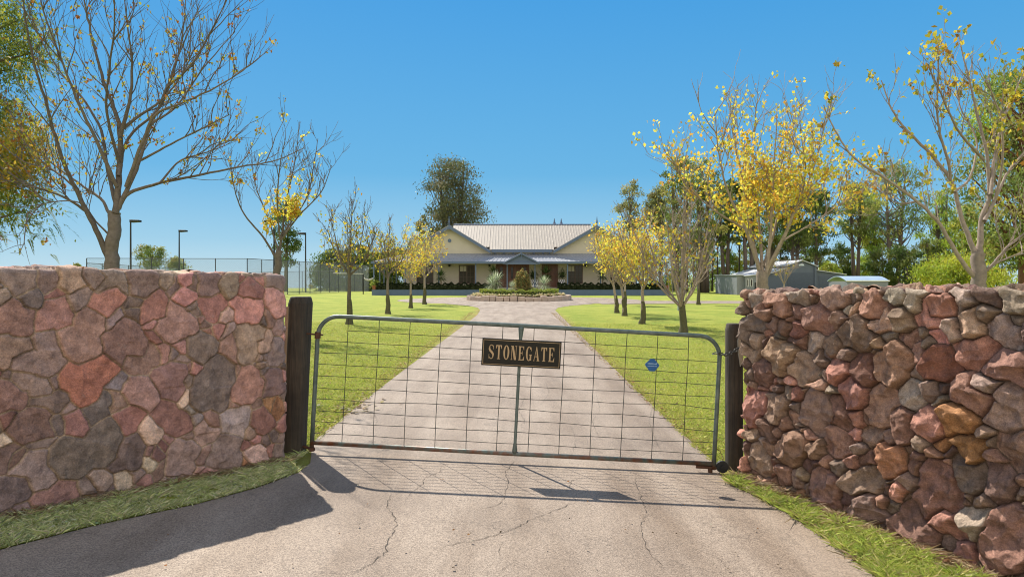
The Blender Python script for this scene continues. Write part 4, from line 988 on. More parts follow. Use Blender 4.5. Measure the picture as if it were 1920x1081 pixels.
# the rest of the two rows
def row_tree(u, v, vtop, label, bark, pal, nleaf, seed, wide=1.0, stems=5, fork=.35, lo=0.0, ln=.14, twist=0, leafc=.5, sprd=.6):
    x, Y, z = G(u, v); H = EYE + (HORY - vtop) * Y / FPX - z
    T = Tree('deciduous_tree', label, (x, Y, z), bark, seed, 'young deciduous trees lining the driveway'); rg = T.rg
    fk = H * fork; p = [Vector((x, Y, z))]
    r0 = .033 * H ** .9 * .7
    T.limb([(x, Y, z - .1), (x + twist * .2, Y, z + fk * .5), (x + twist * .6, Y, z + fk)], r0, r0 * .62, 9)
    # mossy thick foot
    jx = [rg.uniform(-.03, .03) for _ in range(6)]
    T.mb.tube([(x, Y, z - .1), (x + jx[0], Y, z + .06), (x + jx[1], Y, z + .2), (x + jx[2], Y, z + H * .09), (x + jx[3] + twist * .08, Y, z + H * .15), (x + twist * .12, Y, z + H * .2)], [r0 * 1.9, r0 * 1.6, r0 * 1.25, r0 * 1.18, r0 * 1.08, r0 * .8], 9, (.10, .09, .045), cap=False)
    for k in range(stems):
        a = 2 * math.pi * (k + rg.uniform(-.3, .3)) / stems; sp_ = wide * rg.uniform(.55, 1.1) * H * .26
        q0 = Vector((x + twist * .6, Y, z + fk * rg.uniform(.85, 1.0))); h = (H - fk) * rg.uniform(.6, .9)
        e = q0 + Vector((math.cos(a) * sp_, math.sin(a) * sp_, h)); m1 = q0 + Vector((math.cos(a) * sp_ * .55, math.sin(a) * sp_ * .55, h * .35))
        line = T.limb([q0, m1, e], r0 * .42, .012, 6); T.side(line, 13, H * .19, .012, 1, up=.5, kids=4, t0=.1, minr=.006)
    q0 = Vector((x + twist * .6, Y, z + fk)); line = T.limb([q0, q0 + Vector((.05, 0, (H - fk) * .5)), q0 + Vector((.1, .05, (H - fk) * .92))], r0 * .5, .012, 6); T.side(line, 14, H * .17, .012, 1, up=.5, kids=4, t0=.1, minr=.006)
    T.finish(pal, nleaf, ln, ln * .7, zlo=z + fk + lo * H, scatter=.12, cen=(x + twist, Y, z + H * leafc), sig=(sprd * H * .5, sprd * H * .5, H * .26))
row_tree(655, 608, 372, 'slender tree with thin yellowing crown, nearest on the lawn left of the drive', GREYB, YGR, 496, 31, 1.15, 5, .42, ln=.105, leafc=.62)
row_tree(727, 588, 405, 'slender yellowing tree with leafy sprouts at its foot, second on the left lawn', GREYB, YGR, 658, 32, .95, 5, .40, ln=.11, leafc=.58)
row_tree(770, 577, 440, 'small golden tree, third on the left lawn in front of the verandah end', PALEB, YEL, 803, 33, 1.15, 5, .38, ln=.12, leafc=.72)
row_tree(796, 570, 418, 'golden tree with pale forked limbs in front of the left gable', PALEB, YEL, 1044, 34, 1.2, 6, .36, ln=.125, leafc=.78)
row_tree(1281, 623, 330, 'fork-trunked bare whitish tree, nearest on the lawn right of the drive', PALEB, YGR, 352, 35, 1.2, 8, .16, ln=.11, twist=-.1)
row_tree(1205, 607, 395, 'golden tree with straight dark-footed trunk, second on the right lawn', PALEB, YEL, 1555, 36, .9, 6, .34, ln=.11, leafc=.72)
row_tree(1171, 592, 412, 'leaning golden tree whose limbs sweep out before the right gable', PALEB, YEL, 1762, 37, 1.3, 6, .33, ln=.11, leafc=.75, twist=-.25)
row_tree(1156, 586, 425, 'thin golden tree standing close behind the leaning one on the right lawn', PALEB, YEL, 725, 38, 1.0, 5, .36, ln=.11, leafc=.75, twist=-.3)
row_tree(1172, 572, 440, 'small far yellow tree beside the branch road right of the island', PALEB, YGR, 518, 39, .8, 5, .4, ln=.2)
row_tree(1310, 571, 425, 'leafless grey young tree standing on the far right lawn', GREYB, YGR, 60, 40, .8, 6, .3, ln=.15)
x, Y, z = (1470 - 960) * 60 / FPX, 60, 0
T = Tree('small_tree', 'small twiggy leafless tree in front of the grey shed doors', (x, Y, z), PALEB, 41)
T.limb([(x, Y, -.1), (x, Y, 1.3)], .09, .06, 8)
for k in range(7):
    a = k * .9; e = Vector((x + math.cos(a) * 1.2, Y + math.sin(a) * 1.2, 3.1)); line = T.limb([(x, Y, 1.2), (x + math.cos(a) * .5, Y + math.sin(a) * .5, 2.1), e], .04, .012, 5); T.side(line, 9, .8, .012, 1, up=.4, minr=.008)
T.finish(YGR, 90, .14, .1)
# ------------------------------------------------------------------ evergreen trees
def gum(u, Y, vtop, wpx, label, pal, seed, vbot=None, clumps=42, per=110, leaf=.30, trunks=1, trunk_c=(.16, .125, .10), name='gum_tree', hang=.5, dense=1.0, low=.35, group=None, top=.5, asp=.38, x=None, mat=None, tr=1.0):
    """tall tree: trunk(s), limbs to every clump, clumps of separate leaves filling an uneven crown"""
    X = (u - 960) * Y / FPX if x is None else x; z0 = zgf(X, Y); zt = EYE + (HORY - vtop) * Y / FPX; H = zt - z0; Wd = wpx * Y / FPX
    rg = np.random.default_rng(seed); root = thing(name, label, 'tree', (X, Y, z0), group)
    mb = MB(); R0 = (.018 * H + .04) * tr; tops = []
    zc0 = z0 + H * low if vbot is None else EYE + (HORY - vbot) * Y / FPX
    for t in range(trunks):
        dx = 0 if trunks == 1 else (t - (trunks - 1) / 2) * Wd * .3 * rg.uniform(.7, 1.2); lean = rg.uniform(-.04, .04) * H
        pts = [(X + dx * .25, Y, z0 - .2), (X + dx * .5 + lean * .3, Y, z0 + H * .3), (X + dx * .8 + lean * .7, Y + lean, z0 + H * .62), (X + dx + lean, Y + lean, z0 + H * .93)]
        mb.tube(pts, [R0, R0 * .75, R0 * .5, R0 * .12], 8, trunk_c); tops.append(pts)
    CC = []; tries = 0
    while len(CC) < clumps and tries < 4000:
        tries += 1; q = rg.uniform(-1, 1, 3)
        if q[0] ** 2 + q[1] ** 2 > 1: continue
        t = (q[2] + 1) / 2; zz = zc0 + (zt - zc0) * t * .95
        wz = (1 - abs(2 * t - 1) ** 2.6) ** .5 * (1 - (1 - top) * max(0, t - .3)) + .08
        c = np.array([X + q[0] * Wd / 2 * wz * .92, Y + q[1] * Wd / 2 * wz, zz])
        if all(np.linalg.norm((c - e) / np.array([1, 1, 1])) > Wd * .10 for e in CC): CC.append(c)
    V = []; Cc = []
    for c in CC:
        s = Wd * rg.uniform(.06, .105) * dense; k = int(per * rg.uniform(.6, 1.4))
        off = rg.normal(size=(k, 3)) * np.array([s, s, s * .62]); off[:, 2] -= .10 * (off[:, 0] ** 2 + off[:, 1] ** 2) / s
        V.append(leaf_quads(c + off, leaf, leaf * asp, rg, hang)); base = np.array(pal[rg.integers(0, len(pal))]) * rg.uniform(.8, 1.25)
        Cc.append(np.clip(base * rg.uniform(.75, 1.3, (k, 1)) * (1 + rg.uniform(-.08, .08, (k, 3))), 0, 1))
        tp = tops[rg.integers(0, len(tops))]; h = min(max((c[2] - z0) / H - .18, .22), .8)
        j = 1 if h < .62 else 2; a = Vector(tp[j]); b = Vector(tp[j + 1]); lo_, hi_ = (.3, .62) if j == 1 else (.62, .93)
        st = a.lerp(b, min(1, max(0, (h - lo_) / (hi_ - lo_)))) ; e = Vector(c); m = st.lerp(e, .5) + Vector((0, 0, -.05 * H * rg.uniform(0, 1)))
        mb.tube([st, m, e], [R0 * .28, R0 * .16, R0 * .05], 5, trunk_c, cap=False)
    mb.build('trunk', M_BARK, root, smooth=True)
    quads('crown', np.concatenate(V), mat or M_EUC, np.concatenate(Cc), root)
    return root
far = 'gum trees beyond the lawn'
gum(848, 98, 291, 122, 'tall rounded gum tree rising behind the left gable of the house', [(.11, .12, .05), (.14, .14, .06), (.09, .10, .04), (.18, .16, .09)], 101, vbot=455, clumps=95, per=150, leaf=.36, trunks=2, trunk_c=(.10, .08, .07), group=far, top=.75)
gum(793, 97, 402, 34, 'small grey gum crown at the left end of the house roof', EUGR, 102, vbot=470, clumps=18, per=80, leaf=.35, group=far)
gum(1183, 97, 335, 62, 'grey-green gum tree behind the right end of the house', EUGR, 103, vbot=430, clumps=30, per=95, leaf=.36, group=far)
gum(535, 98, 371, 62, 'dark gum tree seen through the vase-shaped tree', EUD, 104, vbot=500, clumps=36, per=110, leaf=.36, group=far, top=.7)
gum(284, 118, 456, 62, 'small rounded gum between the two left lamp poles, beyond the court', EUG, 105, vbot=505, clumps=26, per=95, leaf=.42, group=far, low=.5)
gum(330, 120, 484, 60, 'low bushy gum beyond the court beside the second lamp pole', EUG, 106, vbot=520, clumps=18, per=95, leaf=.42, group=far)
gum(145, 125, 494, 26, 'tiny treetop showing over the left wall far beyond the court', EUG, 107, vbot=520, clumps=8, per=80, leaf=.4, group=far)
gum(625, 108, 465, 84, 'hazy gum tree left of the house behind the tall court fence', EUD, 108, vbot=545, clumps=64, per=110, leaf=.4, group=far, trunks=2)
gum(672, 104, 458, 70, 'dark gum tree behind the hammock, next to the verandah', EUD, 109, vbot=548, clumps=64, per=120, leaf=.4, group=far)
gum(712, 100, 470, 56, 'dense dark tree touching the left verandah roof', EUD, 110, vbot=552, clumps=64, per=120, leaf=.38, group=far)
gum(745, 102, 462, 60, 'dark leafy tree glimpsed under the left side verandah', EUG, 111, vbot=552, clumps=64, per=110, leaf=.38, group=far)
gum(598, 112, 520, 30, 'low hazy shrubby tree at the foot of the court fence', EUG, 112, vbot=552, clumps=12, per=90, leaf=.4, group=far)
# right-hand belt
G_ = [(1238, 92, 345, 60, EUGR, 'slim grey gum just right of the house roof', 1, 440), (1275, 84, 292, 84, EUG, 'tall drooping gum whose crown tops the belt right of the house', 2, 470), (1322, 86, 290, 74, EUG, 'dense tall gum between the drooping gum and the golden tree', 2, 470),
      (1362, 92, 330, 70, EUD, 'dark gum behind the left side of the golden tree', 2, 450), (1402, 90, 318, 78, EUD, 'dark gum directly behind the golden tree', 2, 440), (1445, 94, 310, 80, EUG, 'broad gum behind the middle of the golden tree', 1, 460), (1488, 90, 330, 76, EUD, 'dark gum rising behind the grey shed roof', 2, 470),
      (1532, 92, 352, 66, EUD, 'narrow dark gum right of the shed gable', 1, 480), (1605, 96, 340, 72, EUG, 'open gum with bare twin trunks beyond the carport', 2, 440), (1676, 90, 301, 108, EUG, 'broad round-headed gum beyond the carport', 2, 440), (1640, 98, 362, 70, EUL, 'bright green gum left of the round-headed gum', 1, 470),
      (1766, 94, 346, 78, EUL, 'pointed light green gum right of the round-headed gum', 2, 490), (1812, 90, 380, 80, EUL, 'light green gum beside the pointed gum', 1, 500)]
for k, (u, Y, vt, w, pal, lab, tk, vb) in enumerate(G_):
    gum(u, Y, vt, w, lab, pal, 120 + k, vbot=vb, clumps=46, per=125, leaf=.36, trunks=tk, group=far, top=.6 if 'pointed' not in lab else .2, trunk_c=(.13, .10, .085))
U_ = [(1262, 100, 452, 60, EUG, 'leafy understorey tree at the left end of the belt', 40), (1318, 101, 446, 62, EUL, 'light understorey tree behind the leafless tree', 41), (1366, 99, 462, 52, EUL, 'bright understorey tree above the trailer', 42), (1412, 102, 448, 60, EUG, 'understorey tree behind the stems of the golden tree', 43),
      (1462, 101, 440, 64, EUD, 'understorey tree behind the barn-style shed roof', 44), (1512, 100, 450, 60, EUG, 'understorey tree right behind the shed gable', 45), (1835, 96, 430, 70, EUD, 'dark understorey tree beside the light green gum', 46), (1575, 100, 455, 60, EUD, 'dark low tree behind the carport end', 10), (1612, 104, 470, 60, EUL, 'low yellowish tree between carport and twin-trunk gum', 11), (1655, 86, 462, 66, EUD, 'dark leafy shrub tree right of the carport', 12), (1700, 84, 455, 76, EUD, 'very dark shrub tree beneath the round-headed gum', 13),
      (1740, 92, 440, 70, EUG, 'mid-green understorey tree left of the yellow-green bush', 14), (1870, 88, 430, 90, EUG, 'mid-green understorey tree right of the yellow-green bush', 15), (1560, 96, 490, 50, EUL, 'small light tree beside the shed lean-to', 16)]
for u, Y, vt, w, pal, lab, k in U_:
    gum(u, Y, vt, w, lab, pal, 150 + k, vbot=545, clumps=34, per=120, leaf=.36, group='understorey trees beyond the lawn', top=.7, name='understorey_tree')
gum(1800, 42, 484, 150, 'bright yellow-green feathery bush behind the right wall', [(.40, .42, .04), (.34, .40, .04), (.46, .44, .05), (.28, .35, .04)], 170, vbot=548, clumps=60, per=170, leaf=.17, name='feathery_bush', top=.75, trunks=2, asp=.45)
gum(1915, 26, 95, 235, 'near large gum with brown trunk at the right edge of the frame', EUG + EUL[:1], 171, vbot=480, clumps=110, per=200, leaf=.17, name='gum_tree', trunk_c=(.16, .075, .045), top=.75, x=(1912 - 960) * 26 / FPX + .4, tr=1.7)
# thin bare trunks in the shade of the belt
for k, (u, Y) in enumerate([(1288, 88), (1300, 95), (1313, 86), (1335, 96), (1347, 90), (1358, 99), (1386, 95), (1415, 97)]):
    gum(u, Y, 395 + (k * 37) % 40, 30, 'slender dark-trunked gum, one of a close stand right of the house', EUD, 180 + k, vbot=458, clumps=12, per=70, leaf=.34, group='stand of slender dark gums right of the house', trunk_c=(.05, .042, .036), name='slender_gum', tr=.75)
# scrub behind the belt
rg = np.random.default_rng(77); V = []; Cc = []
for k in range(120):
    u = rg.uniform(1215, 1900); Y = rg.uniform(104, 118); X = (u - 960) * Y / FPX; h = rg.uniform(1.5, 4.2); kk = 130
    c = np.array([X, Y, zgf(X, Y) + h * .5]); off = rg.normal(size=(kk, 3)) * np.array([1.1, .8, h * .28]); V.append(leaf_quads(c + off, .36, .18, rg, .2)); base = np.array((EUL + EUG)[rg.integers(0, 9)]) * rg.uniform(.8, 1.4)
    Cc.append(np.clip(base * rg.uniform(.75, 1.3, (kk, 1)), 0, 1))
tag(quads('scrub', np.concatenate(V), M_EUC, np.concatenate(Cc)), 'continuous light green scrub growing behind the belt of gums', 'scrub', kind='stuff')
# feathery tree overhanging from the left edge
def feather_tree():
    Y = 12.5; x0 = (-150 - 960) * Y / FPX; z0 = zgf(x0, Y); rg = np.random.default_rng(90)
    root = thing('feathery_tree', 'green and golden ferny-leaved tree hanging in from the left edge', 'tree', (x0, Y, z0)); mb = MB(); V = []; Cc = []
    mb.tube([(x0, Y, z0 - .2), (x0 + .1, Y, 2.2), (x0 - .1, Y, 4.4), (x0 + .1, Y, 7.2)], [.22, .18, .13, .05], 10, (.12, .09, .07))
    arms = [(-20, 60, .2), (30, 40, -.4), (20, 130, .5), (-40, 20, 0), (60, 100, .1), (-30, 240, .2), (20, 290, -.3), (55, 260, .3), (10, 330, .0), (-30, 350, .5), (35, 330, -.2), (20, 385, .1), (45, 395, -.3), (-20, 400, .2), (-60, 130, 0), (-80, 300, 0), (60, 300, .2), (5, 210, .4)]
    for (u, v, dy) in arms:
        e = Vector(P(u, v, Y + dy * 1.5)); st = Vector((x0, Y, max(2.0, e.z - .9))); mb.tube([st, st.lerp(e, .5) + Vector((0, 0, .18)), e], [.05, .03, .012], 6, (.12, .09, .07), cap=False)
        gold = 260 < v < 350
        for f in range(42):
            p = e + Vector(rg.normal(size=3)) * .30; d = Vector((rg.uniform(.2, 1), rg.uniform(-.6, .6), rg.uniform(-.75, .1))).normalized(); L = rg.uniform(.22, .42)
            sd_ = d.cross(Vector((0, 0, 1))).normalized(); upv = sd_.cross(d); nl = 26; t = np.repeat(np.linspace(.1, 1, nl // 2), 2)[:, None]; sg = np.tile([1, -1], nl // 2)[:, None]
            P0 = np.array(p) + np.array(d) * L * t + np.array((0, 0, -1)) * (t ** 2) * L * .22; dr = unit(np.array(sd_) * sg + np.array(d) * .7 + rg.normal(size=(nl, 3)) * .12); l_ = L * .24 * (1.15 - t); w_ = np.array(d) * .016
            V.append(np.stack([P0 - w_, P0 + dr * l_ * .5 - w_, P0 + dr * l_, P0 + dr * l_ * .5 + w_], 1))
            b_ = 1.15 * np.array([(.42, .32, .04), (.30, .28, .04), (.5, .27, .03)][rg.integers(0, 3)]) if gold and rg.random() < .7 else np.array([(.13, .20, .035), (.18, .24, .04), (.10, .16, .03), (.22, .26, .05)][rg.integers(0, 4)])
            Cc.append(np.repeat((b_ * rg.uniform(.75, 1.25))[None], nl, 0))
    CL = []; CCo = []
    for (u, v, dy) in arms:
        e = np.array(P(u - 12, v - 8, Y + dy * 1.5)); k = 1150 if v < 380 else 450; off = rg.normal(size=(k, 3)) * np.array([.26, .3, .22]); CL.append(leaf_quads(e + off, .075, .03, rg, .5))
        gold = 250 < v < 350; pal = [(.58, .42, .05), (.42, .36, .05), (.62, .34, .04), (.25, .28, .05)] if gold else [(.17, .22, .04), (.24, .28, .05), (.13, .17, .035), (.32, .33, .06)]
        CCo.append(pick(rg, k, pal, .3))
    quads('leaf_clumps', np.concatenate(CL), M_LEAF, np.concatenate(CCo), root)
    mb.build('trunk', M_BARK, root, smooth=True); quads('crown', np.concatenate(V), M_LEAF, np.concatenate(Cc), root)
feather_tree()

# ------------------------------------------------------------------ planting island
island = thing('garden_bed', 'round raised garden bed edged with sandstone blocks in the turning circle', 'garden bed', (CX, CY, 0))
M_SAND = plain('sandstone_block', (0.46, 0.36, 0.28), 0.9, var=0.2, scale=3, bs=0.4)
M_SOIL = plain('garden_soil', (0.09, 0.06, 0.04), 0.95, var=0.3)
mb = MB(); mb.lathe([(0.01, .34), (3.7, .34), (3.9, -.05)], (CX, CY, 0), 40); mb.build('soil', M_SOIL, island)
ra = random.Random(8); a = 0.0
while a < 2 * math.pi - .08:
    w = ra.uniform(.10, .20); h = ra.uniform(.30, .44); a1 = min(a + w, 2 * math.pi); g = .006
    pts = [(CX + r * math.cos(t), CY + r * math.sin(t)) for r, t in ((3.82, a + g), (4.12 + ra.uniform(0, .08), a + g), (4.14 + ra.uniform(0, .08), a1 - g), (3.82, a1 - g))]
    mb = MB(); mb.prism(pts, 'z', -.05, h); mb.build('edging_block', M_SAND, island, bevel=.035); a = a1
def bush(name, label, cat, cx, cy, z0, rx, ry, h, pal, n, ln, seed, group=None, asp=.6):
    rg = np.random.default_rng(seed); q = unit(rg.normal(size=(n, 3))) * (rg.uniform(.5, 1, (n, 1)) ** .4); q[:, 2] = np.abs(q[:, 2]); root = thing(name, label, cat, (cx, cy, z0), group)
    q *= 1 + .18 * np.sin(q[:, :1] * 7 + seed) * np.sin(q[:, 1:2] * 5)
    quads('foliage', leaf_quads(np.array([cx, cy, z0]) + q * np.array([rx, ry, h]), ln, ln * asp, rg), M_LEAF, pick(rg, n, pal, .3), root)
    mb = MB()
    for k in range(7):
        a = k * .9; mb.tube([(cx, cy, z0 - .03), (cx + rx * .4 * math.cos(a), cy + ry * .4 * math.sin(a), z0 + h * .45), (cx + rx * .7 * math.cos(a), cy + ry * .7 * math.sin(a), z0 + h * .8)], [.025, .015, .006], 5, (.12, .08, .05))
    mb.build('stem', M_BARK, root)
    return root
# clipped hedge ring as one plant row
def hedge(label, path, w, h, z0, pal, n, ln, seed, name='hedge', group=None):
    rg = np.random.default_rng(seed); path = np.array(path); seg = np.linalg.norm(np.diff(path, axis=0), axis=1); cum = np.concatenate([[0], np.cumsum(seg)])
    t = rg.uniform(0, cum[-1], n); i = np.clip(np.searchsorted(cum, t) - 1, 0, len(seg) - 1); f = ((t - cum[i]) / seg[i])[:, None]; p = path[i] * (1 - f) + path[i + 1] * f
    d = (path[i + 1] - path[i]) / seg[i][:, None]; nn = np.stack([-d[:, 1], d[:, 0]], -1)
    face = rg.integers(0, 3, n); a = np.where(face == 0, rg.uniform(-1, 1, n), np.where(face == 1, 1, -1) * rg.uniform(.85, 1, n)); zz = np.where(face == 0, rg.uniform(.86, 1.05, n), rg.uniform(0, 1, n))
    hm = 1 + .13 * np.sin(t * 9 + seed) + .08 * np.sin(t * 4.3)
    Q = np.stack([p[:, 0] + nn[:, 0] * a * w / 2 * hm, p[:, 1] + nn[:, 1] * a * w / 2 * hm, z0 + zz * h * hm], -1)
    root = thing(name, label, 'hedge', (float(path[0][0]), float(path[0][1]), z0), group)
    quads('foliage', leaf_quads(Q, ln, ln * .65, rg), M_LEAF, pick(rg, n, pal, .3), root)
    mb = MB()
    for k in range(len(path) - 1):
        a_, b_ = path[k], path[k + 1]; dd = (b_ - a_) / np.linalg.norm(b_ - a_); m_ = np.array([-dd[1], dd[0]]) * w * .36
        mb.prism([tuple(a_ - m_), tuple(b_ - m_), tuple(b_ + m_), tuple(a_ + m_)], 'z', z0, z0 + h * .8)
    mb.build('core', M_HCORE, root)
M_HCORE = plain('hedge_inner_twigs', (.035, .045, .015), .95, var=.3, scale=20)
HG = [(.24, .30, .05), (.30, .35, .06), (.18, .24, .04), (.36, .38, .08)]
hp = [(CX + 2.85 * math.cos(t), CY + 2.85 * math.sin(t)) for t in np.linspace(0, 2 * math.pi, 41)]
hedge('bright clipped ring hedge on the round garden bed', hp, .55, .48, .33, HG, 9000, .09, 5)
# pale succulents on the rim: individual rosettes
sg_ = 'pale succulents round the rim of the garden bed'
rg = np.random.default_rng(3); proto = None
def rosette(x, y, z, n, L, pal, seed, name, label, cat, group, up=.5, w=.12, droop=.25):
    rg = np.random.default_rng(seed); root = thing(name, label, cat, (x, y, z), group); V = []
    az = np.arange(n) * 2.39996; el = np.linspace(-.1, 1.45, n) * 1.0 * up + (1 - up) * .2
    for a, e in zip(az, el):
        d = np.array([math.cos(a) * math.cos(e), math.sin(a) * math.cos(e), math.sin(e)]); s = np.array([-math.sin(a), math.cos(a), 0]); l = L * rg.uniform(.8, 1.15); base = np.array([x, y, z])
        tip = base + d * l - np.array([0, 0, droop * l * math.cos(e)]); m = base + d * l * .5
        V.append([base + s * w * L * .2, m + s * w * L * .5, tip, m - s * w * L * .5])
    quads('leaf_rosette', np.array(V), M_LEAF, pick(rg, n, pal, .2), root); 
    mb = MB(); mb.tube([(x, y, z - .12), (x, y, z + L * .12)], [L * .07, L * .05], 6, (.2, .15, .1)); mb.build('stem', M_BARK, root)
    return root
SUC = [(.42, .36, .16), (.48, .36, .22), (.34, .36, .16), (.50, .44, .25)]
p0_ = rosette(CX, CY - 3.45, .42, 26, .34, SUC, 1, 'succulent', 'low pale yellowish succulent rosette planted along the rim of the garden bed', 'succulent', sg_, w=.3)
for k in range(1, 54):
    t = k / 54 * 2 * math.pi - math.pi / 2; r = 3.45 + rg.uniform(-.14, .12); c = copy_tree(p0_); c.location = (CX + r * math.cos(t), CY + r * math.sin(t), .40 + rg.uniform(-.04, .04)); c.rotation_euler = (0, 0, rg.uniform(0, 6)); q = rg.uniform(.7, 1.25); c.scale = (q, q, q)
# spiky yuccas and shrub on the island (tall ones)
YU = [(.36, .42, .24), (.44, .48, .30), (.28, .35, .18), (.55, .58, .42)]
def yucca(u, Y, v, z0, L, label, seed, stem=.3, n=120, heads=1, pal=YU, name='yucca', group=None, cat='yucca', w=.055):
    x = (u - 960) * Y / FPX; rg = np.random.default_rng(seed); root = thing(name, label, cat, (x, Y, z0), group); zc = EYE + (HORY - v) * Y / FPX
    mb = MB(); V = []
    for h in range(heads):
        cx, cy, cz = x + (rg.uniform(-.35, .35) if h else 0), Y + (rg.uniform(-.3, .3) if h else 0), zc - (rg.uniform(0, .5) if h else 0)
        mb.tube([(x, Y, z0 - .05), ((x + cx) / 2, (Y + cy) / 2, (z0 + cz) / 2), (cx, cy, cz)], [.09 * L, .07 * L, .06 * L], 7, (.2, .15, .1))
        az = np.arange(n) * 2.39996; el = np.linspace(-.9, 1.45, n)
        for a, e in zip(az, el):
            d = np.array([math.cos(a) * math.cos(e), math.sin(a) * math.cos(e), math.sin(e)]); s = np.array([-math.sin(a), math.cos(a), 0]); l = L * rg.uniform(.75, 1.1); b = np.array([cx, cy, cz]) + d * .05
            V.append([b + s * w * L * .3, b + d * l * .5 + s * w * L * .5, b + d * l - np.array([0, 0, .08 * l]), b + d * l * .5 - s * w * L * .5])
    mb.build('stem', M_BARK, root); quads('leaf_rosette', np.array(V), M_LEAF, pick(rg, len(V), pal, .25), root)
yucca(930, 54.6, 527, .34, 1.0, 'large spiky blue-green yucca left on the round garden bed', 11, heads=2)
yucca(1020, 54.4, 533, .34, .85, 'smaller spiky yucca right on the round garden bed', 12)
yucca(960, 54.0, 538, .34, .55, 'short yucca between the large yucca and the bronze shrub', 13)
bush('shrub', 'bronze-leaved upright shrub at the centre of the round garden bed', 'shrub', (979 - 960) * 55 / FPX, 55.2, .34, .8, .8, 2.0, [(.36, .24, .08), (.22, .25, .08), (.17, .2, .07), (.24, .20, .07), (.48, .32, .12), (.20, .22, .07)], 2600, .15, 14)
GREENP = [(.07, .12, .03), (.10, .15, .04), (.05, .09, .02)]
pg = 'potted cordylines along the verandah'
for k, (u, v, lab) in enumerate(((827, 518, 'slim cordyline between the two left windows'), (925, 513, 'tall cordyline left of the front doors'), (1024, 513, 'tall cordyline before the right door'), (1130, 516, 'slim cordyline right of the right window'), (734, 520, 'bushy cordyline at the left end of the verandah'), (1222, 520, 'bushy cordyline at the right end of the verandah'))):
    yucca(u, 71.5, v, PZ - .02, .95 if k not in (1, 2) else 1.1, lab, 20 + k, n=90, pal=GREENP, name='cordyline', group=pg, cat='cordyline', w=.07)
DK = [(.025, .04, .015), (.04, .055, .02), (.03, .045, .018)]
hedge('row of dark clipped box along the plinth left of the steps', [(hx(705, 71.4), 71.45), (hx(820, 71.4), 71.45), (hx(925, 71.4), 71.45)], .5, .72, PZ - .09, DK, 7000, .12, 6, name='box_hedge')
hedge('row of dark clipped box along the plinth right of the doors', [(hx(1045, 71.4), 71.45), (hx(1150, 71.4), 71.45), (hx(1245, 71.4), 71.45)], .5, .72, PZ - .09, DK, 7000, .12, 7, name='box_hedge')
# hanging baskets, striped chairs, pots
M_BLK = plain('black_band', (.02, .02, .025), .8); M_WHT = plain('white_band', (.7, .7, .68), .8); M_TERR = plain('terracotta', (.30, .10, .05), .8)
for u, lab in ((1000, 'fern basket hanging by the portico post'), (1054, 'fern basket hanging between right door and window')):
    x = hx(u, 72.8); y = 72.8; z = hz_(521, 72.8); root = thing('hanging_basket', lab, 'hanging basket', (x, y, z)); mb = MB(); mb.lathe([(.04, 0), (.2, .08), (.26, .26)], (x, y, z), 14); mb.build('basket', M_DARK, root)
    mb = MB(); [mb.tube([(x + .24 * math.cos(a), y + .24 * math.sin(a), z + .26), (x, y, z + 1.1)], .008, 4) for a in (0, 2.1, 4.2)]; mb.build('chain', M_DARK, root)
    rg = np.random.default_rng(int(u)); q = rg.normal(size=(500, 3)) * np.array([.22, .22, .26]) + np.array([x, y, z + .36]); quads('foliage', leaf_quads(q, .16, .05, rg, .6), M_LEAF, pick(rg, 500, GREENP, .3), root)
for u, lab in ((1003, 'black and white striped chair left of the right door'), (1054, 'black and white striped chair under the hanging fern beside the window')):
    x = hx(u, 72.2); y = 72.3; z = PZ - .08; root = thing('chair', lab, 'chair', (x, y, z)); w = .36
    mb = MB(); mb.box(x - w, x + w, y - .3, y + .3, z + .38, z + .5); mb.build('seat', M_WHT, root, bevel=.03)
    for i in range(4):
        lx = x + (-1 if i % 2 else 1) * (w - .05); ly = y + (-.25 if i < 2 else .25); mb = MB(); mb.tube([(lx, ly, z), (lx, ly, z + .38)], .025, 6); mb.build('leg', M_DARK, root)
    bk = MB(); bk.prism([(x - w, z + .5), (x + w, z + .5), (x + w, z + 1.12), (x - w, z + 1.12)], 'y', y + .2, y + .3); bo_ = bk.build('backrest', M_WHT, root, bevel=.03)
    sb = MB()
    for k in range(5):
        x0 = x - w - .16 + k * .2
        pl_ = [(max(x - w + .005, min(x + w - .005, a)), b) for a, b in ((x0, z + 1.1), (x0 + .1, z + 1.1), (x0 + .36, z + .53), (x0 + .26, z + .53))]
        sb.prism(pl_, 'y', y + .193, y + .1985)
    sb.build('stripe', M_BLK, bo_)
for u, lab in ((702, 'terracotta pot of greenery at the left end of the plinth'), (1251, 'terracotta pot of greenery at the right end of the plinth')):
    x = hx(u, 71.4); root = thing('plant_pot', lab, 'plant pot', (x, 71.6, PZ - .08)); mb = MB(); mb.lathe([(.18, PZ - .08), (.30, PZ + .36), (.33, PZ + .36), (.33, PZ + .44), (.28, PZ + .44)], (x, 71.6, 0), 18); mb.build('pot', M_TERR, root)
    rg = np.random.default_rng(int(u)); q = rg.normal(size=(350, 3)) * np.array([.24, .24, .22]) + np.array([x, 71.6, PZ + .62]); quads('foliage', leaf_quads(q, .16, .07, rg), M_LEAF, pick(rg, 350, HG, .3), root)
# hammock with its frame left of the house
M_ROPE = plain('pale_canvas', (.5, .48, .44), .85)
root = thing('hammock', 'pale hammock slung from a dark post at the left end of the verandah', 'hammock', P(682, 548, 76)); mb = MB()
mb.tube([P(682, 520, 76), P(686, 524, 76), P(692, 525, 76), P(699, 522, 76), P(703, 517, 76)], [.03, .09, .11, .08, .03], 8); mb.build('canvas', M_ROPE, root, smooth=True)
mb = MB(); x, y, z = P(681, 514, 76); mb.tube([(x, y, 0), (x, y, z)], .06, 8); mb.build('post', M_DARK, root); mb = MB(); mb.tube([P(625, 512, 77), P(681, 513, 76)], .04, 6); mb.build('rail', M_ROPE, root)
